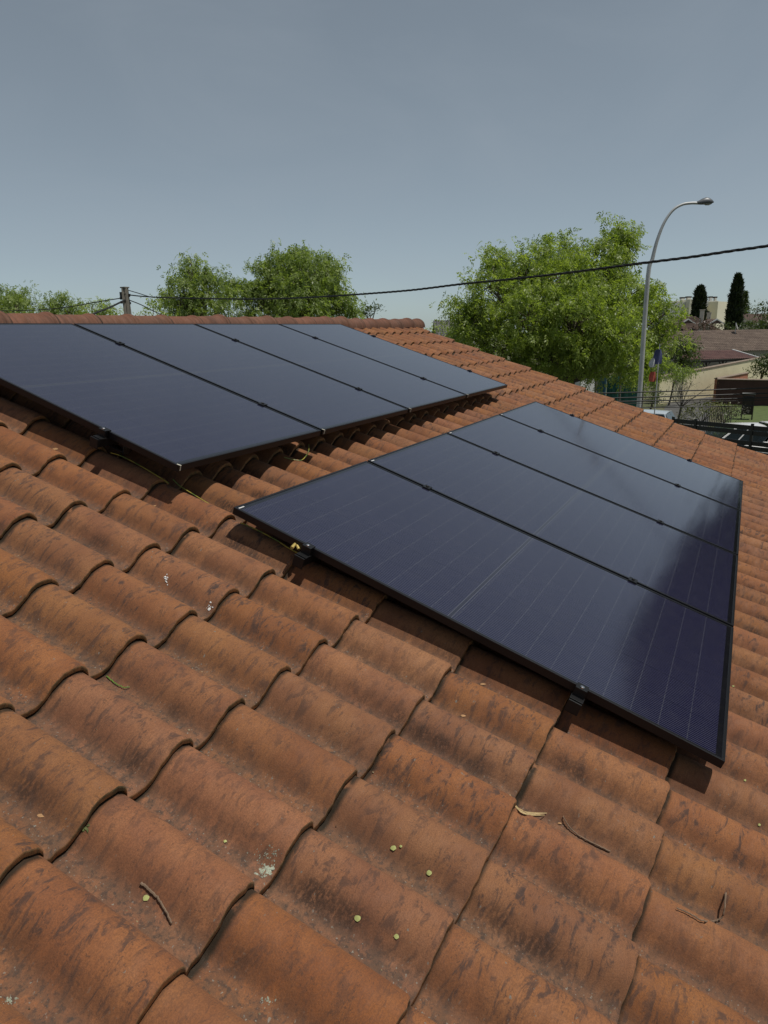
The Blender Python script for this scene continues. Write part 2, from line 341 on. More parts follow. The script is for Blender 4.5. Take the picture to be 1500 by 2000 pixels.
TVAR = 8
def tile_mesh(k, name='roof_tile'):
    """one interlocking tile: pan + arch, front lip with thickness; x across, y up-slope from the lower edge"""
    r = random.Random(100 + k); H = 0.0175; LEN = PV + 0.055
    pr = [(x, z + r.uniform(-0.0007, 0.0007)) for x, z in PROFILE]
    warp = r.uniform(-0.0015, 0.0015); ragged = [r.uniform(-0.0026, 0.0026) for _ in pr]; bow = r.uniform(-0.004, 0.004); ragged = [q + bow * math.sin(math.pi * i / len(pr)) for i, q in enumerate(ragged)]
    rows = [LEN, LEN * 0.55, 0.10, 0.004]
    v = []; f = []; a = []; n = len(pr)
    def z_at(x, z, y): return z + T_STEP * (1 - y / PV) + warp * math.sin(3 * y / PV)
    for y in rows:
        for i, (x, z) in enumerate(pr): v.append((x, y + (ragged[i] if y < 0.05 else 0), z_at(x, z, y))); a.append((x, y, 0))
    for i, (x, z) in enumerate(pr): v.append((x, ragged[i] - 0.0030, z_at(x, z, 0) - 0.0045)); a.append((x, 0.0, 0))       # rounded nose
    for rr in range(4):
        for i in range(n - 1): f.append((rr * n + i, (rr + 1) * n + i, (rr + 1) * n + i + 1, rr * n + i + 1))
    nt_ = len(f)
    b0 = len(v)
    for i, (x, z) in enumerate(pr): v.append((x, ragged[i] - 0.0030, z_at(x, z, 0) - 0.0045)); a.append((x, 0.0, 0))
    for i, (x, z) in enumerate(pr): v.append((x, ragged[i] - 0.0065, z_at(x, z, 0) - H)); a.append((x, 0.0, 0))
    for i, (x, z) in enumerate(pr): v.append((x, 0.07, z_at(x, z, 0.07) - H)); a.append((x, 0.0, 0))
    for rr in range(2):
        for i in range(n - 1): f.append((b0 + rr * n + i, b0 + (rr + 1) * n + i, b0 + (rr + 1) * n + i + 1, b0 + rr * n + i + 1))
    # right-hand edge of the arch
    e = len(v)
    for y in (LEN, 0.0): 
        x, z = pr[-1]; v.append((x, y, z_at(x, z, y))); v.append((x - 0.001, y, z_at(x, z, y) - 0.010)); a += [(x, y, 0)] * 2
    f.append((e, e + 2, e + 3, e + 1))
    m = bpy.data.meshes.new(name); m.from_pydata(v, [], f); m.update()
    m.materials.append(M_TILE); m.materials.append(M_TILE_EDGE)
    m.polygons.foreach_set('use_smooth', [True] * len(f))
    m.polygons.foreach_set('material_index', [0] * nt_ + [1] * (len(f) - nt_))
    at_ = m.attributes.new('tuv', 'FLOAT_VECTOR', 'POINT'); at_.data.foreach_set('vector', np.array(a, dtype=np.float32).ravel())
    return m, np.array(v), f, np.array(a), nt_
TILES = [tile_mesh(k) for k in range(TVAR)]
HEAD = V_EDGE + NJ0 * PV + 2.585          # length left for the cut course under the ridge
def cut(V):
    V = V.copy(); V[:, 1] = np.minimum(V[:, 1], HEAD); return V

HOUSE_Y0 = (RM @ Vector((0, -(V_EDGE + NJ1 * PV) - 0.02, 0))).y
house = thing('tiled_house', 'low plastered house under the orange clay tile roof that carries the solar panels', 'house', Vector((2.0, -0.8, 0)))
RIDGE_V = -2.60
ridge_w = RM @ Vector((0, -RIDGE_V, -0.125))
U_L, U_R = X_FOOT + NI0 * PU, X_FOOT + (NI1) * PU
# walls (closed box with gables)
yb = ridge_w.y; ye = (RM @ Vector((0, -(V_EDGE + NJ1 * PV) + 0.45, 0))).y; yk = 2 * yb - ye
ez = (RM @ Vector((0, -(V_EDGE + NJ1 * PV) + 0.45, W_PAN - 0.10))).z; rz = ridge_w.z - 0.12
mb = MB(); xa, xb = U_L + 0.15, U_R - 0.12
mb.prism([(xa, ye, 0), (xa, yk, 0), (xa, yk, ez), (xa, yb, rz), (xa, ye, ez)], (xb - xa, 0, 0)); build('wall', mb, M_PLASTER, house, Matrix())
# deck of the visible slope: carries the tiles
mb = MB(); vt, vb = RIDGE_V - 0.02, V_EDGE + NJ1 * PV - 0.03
mb.box(((U_L + U_R) / 2, -(vt + vb) / 2, W_PAN - 0.045), (U_R - U_L - 0.04, vb - vt, 0.03))
roof = build('roof', mb, M_DECK, house, RM); roof['label'] = 'front slope of orange interlocking clay tiles'
cells = []
for j in range(NJ0, NJ1 + 1):
    for i in range(NI0, NI1):
        u = X_FOOT + i * PU; v = V_EDGE + j * PV + SKEW * (u + PU / 2)
        p = RM @ Vector((u + PU * 0.6, -(v - PV / 2), W_PAN + 0.04)); d = p - CAM
        zc = d.dot(FWD); px = 750 + F_PX * d.dot(RGT) / zc if zc > 0.05 else 1e6; py = 1000 + F_PX * d.dot(DWN) / zc if zc > 0.05 else 1e6
        vis = zc > 0.2 and -130 < px < 1630 and -100 < py < 2200
        uc, vc = u + PU / 2, v - PV / 2
        under = 0.20 < uc < 4.5 and ((0.12 < vc < 1.80) or (-2.2 < vc < -0.55))
        if not vis or under: size = 0
        else:
            nrm = (RM.to_3x3() @ Vector((0, 0, 1))); size = PU * PV * abs(nrm.dot(d.normalized())) / d.length_squared
        cells.append((size, i, j, u, v))
cells.sort(reverse=True)
rest_v = []; rest_f = []; rest_a = []; rest_m = []; off = 0
for n_, (size, i, j, u, v) in enumerate(cells):
    r = random.Random(i * 977 + j * 131)
    k = r.randrange(TVAR); rz_ = r.gauss(0, 0.0035); dz = r.uniform(-0.0012, 0.0018); dv = r.gauss(0, 0.0022)
    roll = r.gauss(0, 0.004)
    Mt = RM @ Matrix.Translation((u, -(v + dv), W_PAN + dz)) @ Matrix.Rotation(rz_, 4, 'Z') @ Matrix.Rotation(roll, 4, 'Y')
    if n_ < 300 and size > 0 and j > NJ0:
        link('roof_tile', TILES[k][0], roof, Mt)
    else:
        Ml = np.array(RM.inverted() @ Mt); V = (cut(TILES[k][1]) if j == NJ0 else TILES[k][1]) @ Ml[:3, :3].T + Ml[:3, 3]
        rest_v.append(V); rest_f += [tuple(q + off for q in ff) for ff in TILES[k][2]]
        A = TILES[k][3].copy(); A[:, 2] = r.random(); rest_a.append(A); rest_m += [0] * TILES[k][4] + [1] * (len(TILES[k][2]) - TILES[k][4]); off += len(V)
def joined_tiles(name, V, Fc, A, mi, mats):
    m = bpy.data.meshes.new(name); m.from_pydata(np.concatenate(V).tolist(), [], Fc); m.update()
    for q in mats: m.materials.append(q)
    m.polygons.foreach_set('use_smooth', [True] * len(Fc)); m.polygons.foreach_set('material_index', mi)
    at_ = m.attributes.new('tuv', 'FLOAT_VECTOR', 'POINT'); at_.data.foreach_set('vector', np.concatenate(A).astype(np.float32).ravel())
    return m
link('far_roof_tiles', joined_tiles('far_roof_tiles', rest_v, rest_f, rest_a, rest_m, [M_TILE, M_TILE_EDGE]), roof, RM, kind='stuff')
# verge: closing flange down the gable end, one per course, and gutter-side fascia
for j in range(NJ0, NJ1 + 1):
    v = V_EDGE + j * PV + SKEW * U_R
    mb = MB(); mb.box((U_R + 0.010, -(v - PV / 2), W_PAN + T_STEP - 0.045), (0.016, PV - 0.004, 0.10))
    build('verge_tile', mb, M_TILE_EDGE, roof, RM, bevel=0.003)
# rear slope, seen only from other places
RMB = Matrix.Translation((0, 2 * yb, 0)) @ Matrix.Scale(-1, 4, (0, 1, 0)) @ RM
bv = []; bf = []; ba = []; bm_ = []; off = 0
for j in range(NJ0, NJ1 + 1):
    for i in range(NI0, NI1):
        u = X_FOOT + i * PU; v = V_EDGE + j * PV; k = (i * 5 + j * 3) % TVAR
        V = (cut(TILES[k][1]) if j == NJ0 else TILES[k][1]) + np.array((u, -v, W_PAN)); bv.append(V); bf += [tuple(q + off for q in reversed(ff)) for ff in TILES[k][2]]
        A = TILES[k][3].copy(); A[:, 2] = random.random(); ba.append(A); bm_ += [0] * TILES[k][4] + [1] * (len(TILES[k][2]) - TILES[k][4]); off += len(V)
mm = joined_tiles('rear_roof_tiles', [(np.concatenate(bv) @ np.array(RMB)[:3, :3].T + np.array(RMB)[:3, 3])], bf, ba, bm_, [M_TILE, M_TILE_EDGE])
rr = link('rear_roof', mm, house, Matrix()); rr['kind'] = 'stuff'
# ridge tiles: half-round, each lapping the next
def ridge_mesh(k):
    r = random.Random(k); L_ = 0.40; n = 13; v = []; f = []; a = []
    rows = [(0.0, 0.105), (0.335, 0.112), (0.341, 0.118), (0.346, 0.123), (0.372, 0.124), (0.380, 0.120)]
    def ring(x, rad):
        o = []
        for q in range(n):
            t = math.pi * (q / (n - 1)) ; t = -0.12 + t * (1 + 0.24 / math.pi)
            o.append((x + r.uniform(-.0015, .0015), -rad * 1.05 * math.cos(t), rad * math.sin(t) * 0.93))
        return o
    for x, rad in rows:
        for p in ring(x, rad): v.append(p); a.append((0.10 + p[1] * 0.3, p[0], 0))
    for i in range(len(rows) - 1):
        for q in range(n - 1): f.append((i * n + q, (i + 1) * n + q, (i + 1) * n + q + 1, i * n + q + 1))
    nt_ = len(f); b0 = len(v)
    for x, rad in ((0.380, 0.120), (0.380, 0.104), (0.30, 0.102)):
        for p in ring(x, rad): v.append(p); a.append((0.1, 0.1, 0))
    for i in range(2):
        for q in range(n - 1): f.append((b0 + i * n + q, b0 + (i + 1) * n + q, b0 + (i + 1) * n + q + 1, b0 + i * n + q + 1))
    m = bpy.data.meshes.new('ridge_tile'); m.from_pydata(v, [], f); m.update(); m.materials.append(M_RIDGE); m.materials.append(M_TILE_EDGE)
    m.polygons.foreach_set('use_smooth', [True] * len(f)); m.polygons.foreach_set('material_index', [0] * nt_ + [1] * (len(f) - nt_))
    at_ = m.attributes.new('tuv', 'FLOAT_VECTOR', 'POINT'); at_.data.foreach_set('vector', np.array(a, dtype=np.float32).ravel())
    return m
RT = [ridge_mesh(k) for k in range(4)]
RP = 0.3625; u = 7.42 - 0.38; k = 0
while u > U_L - 0.2:
    jz = random.uniform(-0.004, 0.005) + (0.012 if 4.4 < u < 5.0 else 0)
    link('ridge_tile', RT[k % 4], roof, Matrix.Translation((u, ridge_w.y + random.uniform(-.004, .004), ridge_w.z + jz)) @ Matrix.Rotation(random.gauss(0, 0.012), 4, 'Y') @ Matrix.Rotation(random.gauss(0, 0.008), 4, 'Z'))
    u -= RP; k += 1
mb = MB(); n = 12
mb.add([(7.415, ridge_w.y, ridge_w.z - 0.02)] + [(7.415, ridge_w.y - 0.112 * math.cos(math.pi * q / n), ridge_w.z + 0.102 * math.sin(math.pi * q / n)) for q in range(n + 1)], [(0, q + 1, q + 2) for q in range(n)])
build('ridge_end_mortar', mb, M_MORTAR, roof, Matrix())
# mortar bed under the ridge tiles
mb = MB(); pts = []
us = np.arange(U_L + 0.05, 7.40, 0.045); ring = []
for q, uu in enumerate(us):
    h = random.uniform(-0.006, 0.006)
    c = RM @ Vector((uu, -(RIDGE_V + 0.135) + h, W_PAN + 0.005)); t = RM @ Vector((uu, -(RIDGE_V + 0.105) + h, W_PAN + 0.075 + h))
    bk = RM @ Vector((uu, -(RIDGE_V), W_PAN + 0.078))
    ring.append([c, t, bk])
mb.loft(ring, closed=False); build('mortar_bed', mb, M_MORTAR, roof, Matrix(), smooth=60)

# ------------------------------------------------------------------ solar panels
PW, PL, PT, GAP = 1.134, 1.961, 0.030, 0.020
def frame_mesh():
    mb = MB(); t = 0.011
    def bar(x0, x1, y0, y1): mb.box(((x0 + x1) / 2, (y0 + y1) / 2, -PT / 2), (x1 - x0, y1 - y0, PT))
    bar(0, t, -PL, 0); bar(PW - t, PW, -PL, 0); bar(t, PW - t, -t, 0); bar(t, PW - t, -PL, -PL + t)
    # return flange underneath
    return mb.mesh('frame', M_FRAME, bevel=0.0012)
def glass_mesh():
    mb = MB(); t = 0.011; mb.box((PW / 2, -PL / 2, -0.004), (PW - 2 * t, PL - 2 * t, 0.0045)); return mb.mesh('glass', M_GLASS)
def back_mesh():
    mb = MB(); t = 0.011; mb.box((PW / 2, -PL / 2, -0.0085), (PW - 2 * t, PL - 2 * t, 0.003)); return mb.mesh('backsheet', M_RAIL)
FRAME, GLASSM, BACK = frame_mesh(), glass_mesh(), back_mesh()
lab = MB(); lab.box((0.030, -0.0165, -0.0012), (0.034, 0.006, 0.0008)); LABEL = lab.mesh('serial_label', M_WHITE)
cl = MB(); cl.box((0, 0, 0.0012), (0.006, 0.020, 0.0016)); cl.box((0, -0.0085, -0.010), (0.005, 0.0016, 0.024)); CLIP = cl.mesh('drain_clip', M_CLIP)
TILT_B = 0.0152
MA = RM
MBm = RM @ Matrix.Translation((0.0042, 2.2741, 0.0220)) @ Matrix.Rotation(-TILT_B, 4, 'X')
names = [['lower row solar panel closest to the camera, whole face in view', 'lower row solar panel, second one along from the camera', 'lower row solar panel, third one along from the camera', 'lower row solar panel farthest from the camera, mirroring the big tree'],
         ['upper row solar panel at the left edge, below the ridge tiles', 'upper row solar panel, second along from the left edge', 'upper row solar panel, third along from the left edge', 'upper row solar panel farthest from the camera, palest with sky reflection']]
for row, Mr in enumerate((MA, MBm)):
    for k in range(4):
        Mp = Mr @ Matrix.Translation((k * (PW + GAP), 0, 0))
        t = thing('solar_panel', names[row][k], 'solar panel', Mp, 'black solar panels on the tile roof')
        link('frame', FRAME, t, Mp); link('glass', GLASSM, t, Mp); link('backsheet', BACK, t, Mp)
        if row == 0: link('serial_label', LABEL, t, Mp)
        else:
            link('drain_clip', CLIP, t, Mp @ Matrix.Translation((0.006 if k == 0 else 0.004, -PL - 0.0, 0.0)) @ Matrix.Rotation(0.15, 4, 'Z'))
# rails and clamps
def rail_set(Mr, yv, label):
    x0, x1 = -0.055, 4 * PW + 3 * GAP + 0.05
    t = thing('mounting_rail', label, 'rail', Mr @ Matrix.Translation((x0, -yv, -0.09)), 'mounting rails under the panels')
    b = MB(); hw = 0.020; zt, zb = -PT - 0.002, -PT - 0.036          # C profile with open slot on top
    poly = [(x0, -hw, zb), (x0, hw, zb), (x0, hw, zt), (x0, 0.006, zt), (x0, 0.006, zt - 0.010), (x0, 0.013, zt - 0.010), (x0, 0.013, zb + 0.006), (x0, -0.013, zb + 0.006), (x0, -0.013, zt - 0.010), (x0, -0.006, zt - 0.010), (x0, -0.006, zt), (x0, -hw, zt)]
    b.prism(poly, (x1 - x0, 0, 0)); Mo = Mr @ Matrix.Translation((0, -yv, 0)); build('rail_body', b, M_RAIL, t, Mo)
    for k in range(6):                                              # roof hooks under the rail
        u = 0.25 + k * 0.84; u = X_FOOT + (math.floor((u - X_FOOT) / PU) + 0.15) * PU
        h = MB(); h.box((u, 0, zb - 0.003), (0.035, 0.06, 0.006)); h.box((u, 0.03, (zb + W_PAN + 0.02) / 2), (0.035, 0.006, abs(zb - W_PAN - 0.02))); h.box((u, 0.10, W_PAN + 0.03), (0.035, 0.14, 0.006))
        build('roof_hook', h, M_STEEL, t, Mo)
    for k in range(5):
        if k in (0, 4):
            s = -1 if k == 0 else 1; xe = 0 if k == 0 else 4 * PW + 3 * GAP
            c = MB(); c.box((xe + s * 0.006, 0, 0.0035), (0.036, 0.040, 0.005)); c.box((xe + s * 0.021, 0, -0.014), (0.006, 0.040, 0.034))
            c.box((xe + s * 0.013, 0.0165, -0.018), (0.020, 0.004, 0.030)); c.box((xe + s * 0.013, -0.0165, -0.018), (0.020, 0.004, 0.030))
            c.box((xe + s * 0.030, 0, -PT - 0.001), (0.034, 0.046, 0.008))
            o = build('end_clamp', c, M_RAIL, t, Mo, bevel=0.001)
            bx_ = xe + s * 0.014
            if k == 0:
                e = MB(); e.box((x0 - 0.003, 0, (zt + zb) / 2 - 0.001), (0.006, 0.046, 0.046)); build('end_cap', e, M_RAIL, t, Mo, bevel=0.002)
        else:
            xm = k * (PW + GAP) - GAP / 2
            c = MB(); c.box((xm, 0, 0.0035), (0.044, 0.040, 0.005)); c.box((xm, 0, -0.016), (0.017, 0.038, 0.034)); o = build('mid_clamp', c, M_RAIL, t, Mo, bevel=0.001)
            bx_ = xm
        q = MB(); q.tube([(bx_, 0, 0.005), (bx_, 0, 0.011)], 0.0075, 10); q.tube([(bx_, 0, 0.0105), (bx_, 0, 0.0125)], [0.006, 0.0035], 10)
        build('bolt', q, M_STEEL if k == 0 else M_RAIL, o, Mo)
rail_set(MA, 0.375, 'black rail under the lower row, upper one, its end clamp beside the brass lug')
rail_set(MA, 1.490, 'black rail under the lower row, lower one, nearest to the eaves')
rail_set(MBm, 0.42, 'black rail under the upper row, the one next to the ridge')
rail_set(MBm, 1.545, 'black rail under the upper row, lower one, end clamp at its left')

# ------------------------------------------------------------------ earth wires and small debris on the tiles
def earth_mat():
    m, nt, N, L, p = mat('earth_wire')
    tc = N.new('ShaderNodeTexCoord'); w = N.new('ShaderNodeTexNoise'); w.inputs['Scale'].default_value = 18; L.new(tc.outputs['Object'], w.inputs['Vector'])
    L.new(mixc(N, L, maprange(N, L, w.outputs['Fac'], 0.45, 0.55), (0.36, 0.30, 0.05), (0.12, 0.18, 0.04)), p.inputs['Base Color']); p.inputs['Roughness'].default_value = 0.45
    return m
M_EARTH = earth_mat()
def rp(px, py, w): u, v = uvw(px, py, w); return Vector((u, -v, w))
def smooth_path(pts, n=6):
    pts = [Vector(p) for p in pts]; o = []
    P = [pts[0] * 2 - pts[1]] + pts + [pts[-1] * 2 - pts[-2]]
    for i in range(1, len(P) - 2):
        for k in range(n):
            t = k / n; a, b, c, d = P[i - 1], P[i], P[i + 1], P[i + 2]
            o.append(0.5 * ((2 * b) + (c - a) * t + (2 * a - 5 * b + 4 * c - d) * t * t + (3 * b - a - 3 * c + d) * t ** 3))
    return o + [pts[-1]]
def wire(name, pts, rad, label, m=M_EARTH, cat='wire', group=None):
    mb = MB(); mb.tube(smooth_path(pts), rad, 6); o = build(name, mb, m, None, RM, smooth=True); return tag(o, label, cat, group)
wire('earth_wire', [rp(470, 1021, -0.075), rp(500, 1034, -0.074), rp(540, 1055, -0.073), rp(560, 1068, -0.072), rp(582, 1080, -0.070), rp(600, 1084, -0.06)], 0.0024, 'yellow-green earth wire running to the clamp beside the brass lug', group='earth wires')
wire('earth_wire', [rp(338, 936, -0.07), rp(350, 948, -0.08), rp(372, 962, -0.085), rp(395, 976, -0.085), rp(412, 986, -0.088)], 0.0019, 'yellow-green earth wire crossing the tiles below the upper row corner', group='earth wires')
wire('earth_wire', [rp(555, 893, -0.08), rp(570, 897, -0.088), rp(588, 899, -0.087), rp(598, 890, -0.075), rp(603, 880, -0.05), rp(603, 868, -0.045)], 0.0024, 'yellow-green earth wire looped under the front edge of the upper row', group='earth wires')
wire('earth_wire', [rp(216, 884, -0.06), rp(235, 890, -0.065), rp(262, 903, -0.07), rp(300, 925, -0.072), rp(330, 944, -0.07)], 0.0020, 'thin earth wire slung along the near side of the upper row', group='earth wires')
lug = MB(); a = rp(570, 1070, -0.028); b = rp(578.5, 1060, -0.018); c = rp(583.5, 1073, -0.028)
lug.tube([a, b], [0.0072, 0.0055], 8); lug.tube([c, b], [0.0062, 0.005], 8)
lugo = build('brass_lug', lug, M_BRASS, None, RM, smooth=True); tag(lugo, 'small brass cable lug with steel nut beside the near end clamp', 'cable lug')
nb = MB(); nb.tube([b + Vector((0, 0, -0.004)), b + Vector((0, 0, 0.007))], 0.0065, 6); build('nut', nb, M_STEEL, lugo, RM)
M_TWIG = simple('twig', (0.17, 0.115, 0.075), 0.9, var=0.35, scale=60)
M_STRAW = simple('straw', (0.42, 0.31, 0.15), 0.8, var=0.3, scale=70)
M_GREENSTEM = simple('green_stem', (0.10, 0.22, 0.03), 0.6, var=0.2, scale=40)
M_SEED = simple('pale_seed', (0.40, 0.42, 0.15), 0.7, var=0.25, scale=90)
M_DRY = simple('dry_leaf', (0.42, 0.24, 0.11), 0.8, var=0.3, scale=80)
def drape(pix, k, lift):
    px_ = smooth_path([Vector((x, y, 0)) for x, y in pix], k); z = [on_roof(v_.x, v_.y, lift).z for v_ in px_]; n = len(z)
    zm = [max(z[max(0, i - 3):i + 4]) for i in range(n)]; zs = [sum(zm[max(0, i - 3):i + 4]) / len(zm[max(0, i - 3):i + 4]) for i in range(n)]
    return [rp(v_.x, v_.y, w_) for v_, w_ in zip(px_, zs)]
def twig(pix, r0, r1, label, m=M_TWIG, cat='twig', group='twigs lying on the tiles', lift=0.0015, name='twig'):
    q = drape(pix, 9, max(r0, r1) + lift); n = len(q)
    mb = MB(); mb.tube([v_ + Vector((random.gauss(0, .0006), random.gauss(0, .0006), random.gauss(0, .0004))) for v_ in q], [r0 + (r1 - r0) * i / (n - 1) for i in range(n)], 6)
    return tag(build(name, mb, m, None, RM, smooth=True), label, cat, group)
twig([(1100, 1594), (1108, 1610), (1128, 1630), (1160, 1648), (1192, 1663)], 0.0016, 0.0030, 'curved grey-brown twig on the tiles near the pale straw')
twig([(1322, 1773), (1345, 1783), (1375, 1799), (1402, 1797), (1414, 1782), (1417, 1743)], 0.0016, 0.0024, 'hooked thin twig on the tiles at the lower right')
twig([(276, 1724), (300, 1745), (318, 1768), (335, 1803)], 0.0030, 0.0018, 'short bent twig beside a pale green seed at the lower left')
twig([(208, 1320), (225, 1334), (240, 1342), (254, 1342)], 0.0016, 0.0010, 'thin green plant stem poking out of a tile joint', M_GREENSTEM, 'stem', None, name='green_stem')
def blades(pix_sets, label, m, name, cat, width=0.0040, lift=0.004):
    mb = MB()
    for pix in pix_sets:
        up_ = random.uniform(0, .004); p = drape(pix, 6, lift + up_); n = len(p); L_ = []; 
        for i, q in enumerate(p):
            t = (p[min(i + 1, n - 1)] - p[max(i - 1, 0)]).normalized(); s = t.cross(Vector((0, 0, 1))).normalized(); w = width * math.sin(math.pi * (0.12 + 0.8 * i / (n - 1)))
            L_.append([q - s * w, q + Vector((0, 0, w * .35)), q + s * w, q + Vector((0, 0, -0.0006))])
        mb.loft(L_)
    return tag(build(name, mb, m, None, RM, smooth=True), label, cat)
blades([[(996, 1552), (1006, 1572), (1018, 1584), (1040, 1588), (1068, 1588)], [(998, 1556), (1010, 1578), (1030, 1590), (1064, 1592)], [(1000, 1566), (1014, 1580), (1022, 1583)]], 'folded pale straw blade on the tiles below the lower panel row', M_STRAW, 'dry_straw', 'straw')
def flake(px, py, r, m, name, label, cat, group=None, el=1.0, rot=0.0):
    c = on_roof(px, py, 0.0022); e = 0.01
    nu = Vector((-(surf(c.x + e, -c.y) - surf(c.x - e, -c.y)) / (2 * e), 0, 1)).normalized()
    tx = Vector((1, 0, 0)); tx = (tx - nu * tx.dot(nu)).normalized(); ty = nu.cross(tx)
    rr_ = random.Random(int(px * 31 + py)); n = 10; ring = []
    for k in range(n):
        a = 2 * math.pi * k / n; q = r * rr_.uniform(0.82, 1.12)
        x, y = q * el * math.cos(a), q * math.sin(a); x, y = x * math.cos(rot) - y * math.sin(rot), x * math.sin(rot) + y * math.cos(rot)
        ring.append(c + tx * x + ty * y + nu * (0.0006 * math.sin(2 * a + rr_.random()) + 0.0006))
    mb = MB(); mb.add([c + nu * 0.0009] + ring + [c - nu * 0.001] , [(0, 1 + k, 1 + (k + 1) % n) for k in range(n)] + [(n + 1, 1 + (k + 1) % n, 1 + k) for k in range(n)])
    return tag(build(name, mb, m, None, RM, smooth=60), label, cat, group)
seeds = [(768, 1656, 0.0085, 'largest pale green seed disc on the stained tile, beside a tiny one'), (783, 1653, 0.0042, 'tiny pale green seed touching the largest disc'), (838, 1705, 0.0085, 'pale green seed disc just below the largest one'),
         (698, 1793, 0.0085, 'pale green seed disc on the black-stained pan, upper of two'), (774, 1829, 0.0068, 'pale green seed disc on the black-stained pan, lower of two'), (285, 1754, 0.0080, 'pale green seed beside the bent twig at the lower left'),
         (1455, 1524, 0.0050, 'small pale seed right of the lower panel corner'), (1483, 1611, 0.0050, 'small pale seed at the right picture edge'), (1432, 1340, 0.0055, 'small pale seed close to the lower panel row right side'), (1464, 1363, 0.0050, 'small pale seed on the tiles right of the lower row'),
         (440, 1643, 0.0048, 'small pale seed on the tile left of the white lichen')]
for x, y, r, l in seeds: flake(x, y, r * 0.85, M_SEED, 'seed_disc', l, 'seed', 'pale seeds scattered on the tiles', 0.85, 0.6)
for x, y, r, l in [(80, 1593, 0.0085, 'small orange dry leaf on the tile at the left edge'), (322, 1000, 0.010, 'curled brown dry leaf below the upper panel row corner'), (302, 988, 0.007, 'tiny dry leaf next to the curled brown one'), (108, 877, 0.014, 'dry brown leaf on the tiles left of the end clamp'),
                   (1260, 1720, 0.0065, 'small tan leaf beside the open tile joint at the right'), (1093, 1608, 0.006, 'tiny brown leaf left of the curved twig'), (943, 1336, 0.010, 'dry brown husk below the lower row near side'), (905, 1398, 0.009, 'dry husk in the pan below the lower panel row')]:
    flake(x, y, r, M_DRY, 'dry_leaf', l, 'leaf', 'dry leaves on the tiles', 0.4, 0.5)
M_LICHEN = simple('lichen', (0.44, 0.47, 0.37), 0.95, var=0.2, scale=120, bump=0.5)
M_DROP = simple('dropping', (0.68, 0.68, 0.66), 0.9, var=0.2, scale=120)
M_MOSS = simple('moss', (0.13, 0.15, 0.05), 0.95, var=0.4, scale=120, bump=0.8)
def crust(cx, cy, sx, sy, n, r, m, name, label, cat, seed):
    rr_ = random.Random(seed); mb = MB()
    for _ in range(n):
        x = cx + rr_.gauss(0, sx); y = cy + rr_.gauss(0, sy); c = on_roof(x, y, 0.0005); q = r * rr_.uniform(0.3, 1.0); k = 7
        ring = [c + Vector((q * rr_.uniform(.6, 1.3) * math.cos(a), q * rr_.uniform(.6, 1.3) * math.sin(a), -0.002)) for a in [2 * math.pi * i / k for i in range(k)]]
        mb.add([c + Vector((0, 0, 0.0022))] + ring, [(0, 1 + i, 1 + (i + 1) % k) for i in range(k)])
    return tag(build(name, mb, m, None, RM, smooth=True), label, cat)
crust(520, 1701, 8, 7, 60, 0.0045, M_LICHEN, 'lichen_patch', 'white crusty lichen on a tile lip at the lower centre', 'lichen', 3)
crust(520, 1672, 15, 10, 60, 0.0018, M_LICHEN, 'lichen_specks', 'scatter of tiny pale lichen specks above the white crust', 'lichen', 4)
crust(167, 1612, 5, 5, 12, 0.006, M_MOSS, 'moss_tuft', 'small green moss tuft on a tile lip at the left', 'moss', 5)
crust(325, 1130, 2.5, 5, 12, 0.004, M_DROP, 'bird_dropping', 'upper of two white bird droppings on the left tiles', 'dropping', 6)
crust(408, 1186, 3, 4, 14, 0.0045, M_DROP, 'bird_dropping', 'lower of two white bird droppings, next to a tile lip', 'dropping', 7)
crust(19, 1953, 9, 6, 24, 0.0026, M_LICHEN, 'lichen_specks', 'pale lichen specks in the pan at the lower left corner', 'lichen', 8)
crust(520, 1952, 8, 5, 24, 0.0026, M_LICHEN, 'lichen_specks', 'pale lichen specks in the pan at the bottom centre', 'lichen', 9)

# crumbs of moss, clay and bud scales washed into the pans
M_LITTER = leaf_material('litter', (0.05, 0.035, 0.02), (0.34, 0.27, 0.15), 0.0)
g = np.random.default_rng(77); V = []; Fc = []; rv = []
for _ in range(1500):
    i_ = g.integers(-3, 22); u_ = X_FOOT + i_ * PU + abs(g.normal(0.012, 0.022)); v_ = g.uniform(-0.6, 2.5)
    if (u_ > -0.05 and -0.1 < v_ < 2.0) or (u_ > -0.05 and v_ < -0.25): continue
    w_ = surf(u_, v_) + 0.0006; r_ = g.uniform(0.0008, 0.0030); o = len(V); a0 = g.uniform(0, 6.28); el_ = g.uniform(0.4, 1.0)
    for k_ in range(5):
        a_ = a0 + 2 * math.pi * k_ / 5; V.append((u_ + r_ * math.cos(a_) * el_, -v_ + r_ * math.sin(a_), w_ + g.uniform(0, r_ * 0.25)))
    V.append((u_, -v_, w_ + r_ * 0.6)); q_ = g.uniform(0, 1); rv += [q_] * 6
    Fc += [(o + k_, o + (k_ + 1) % 5, o + 5) for k_ in range(5)]
me = bpy.data.meshes.new('roof_litter'); me.from_pydata(V, [], Fc); me.update(); me.materials.append(M_LITTER)
a_ = me.attributes.new('rnd', 'FLOAT', 'POINT'); a_.data.foreach_set('value', np.array(rv, dtype=np.float32))
tag(link('roof_litter', me, None, RM, kind='stuff'), 'fine crumbs of moss and bud scales in the tile channels', 'litter')

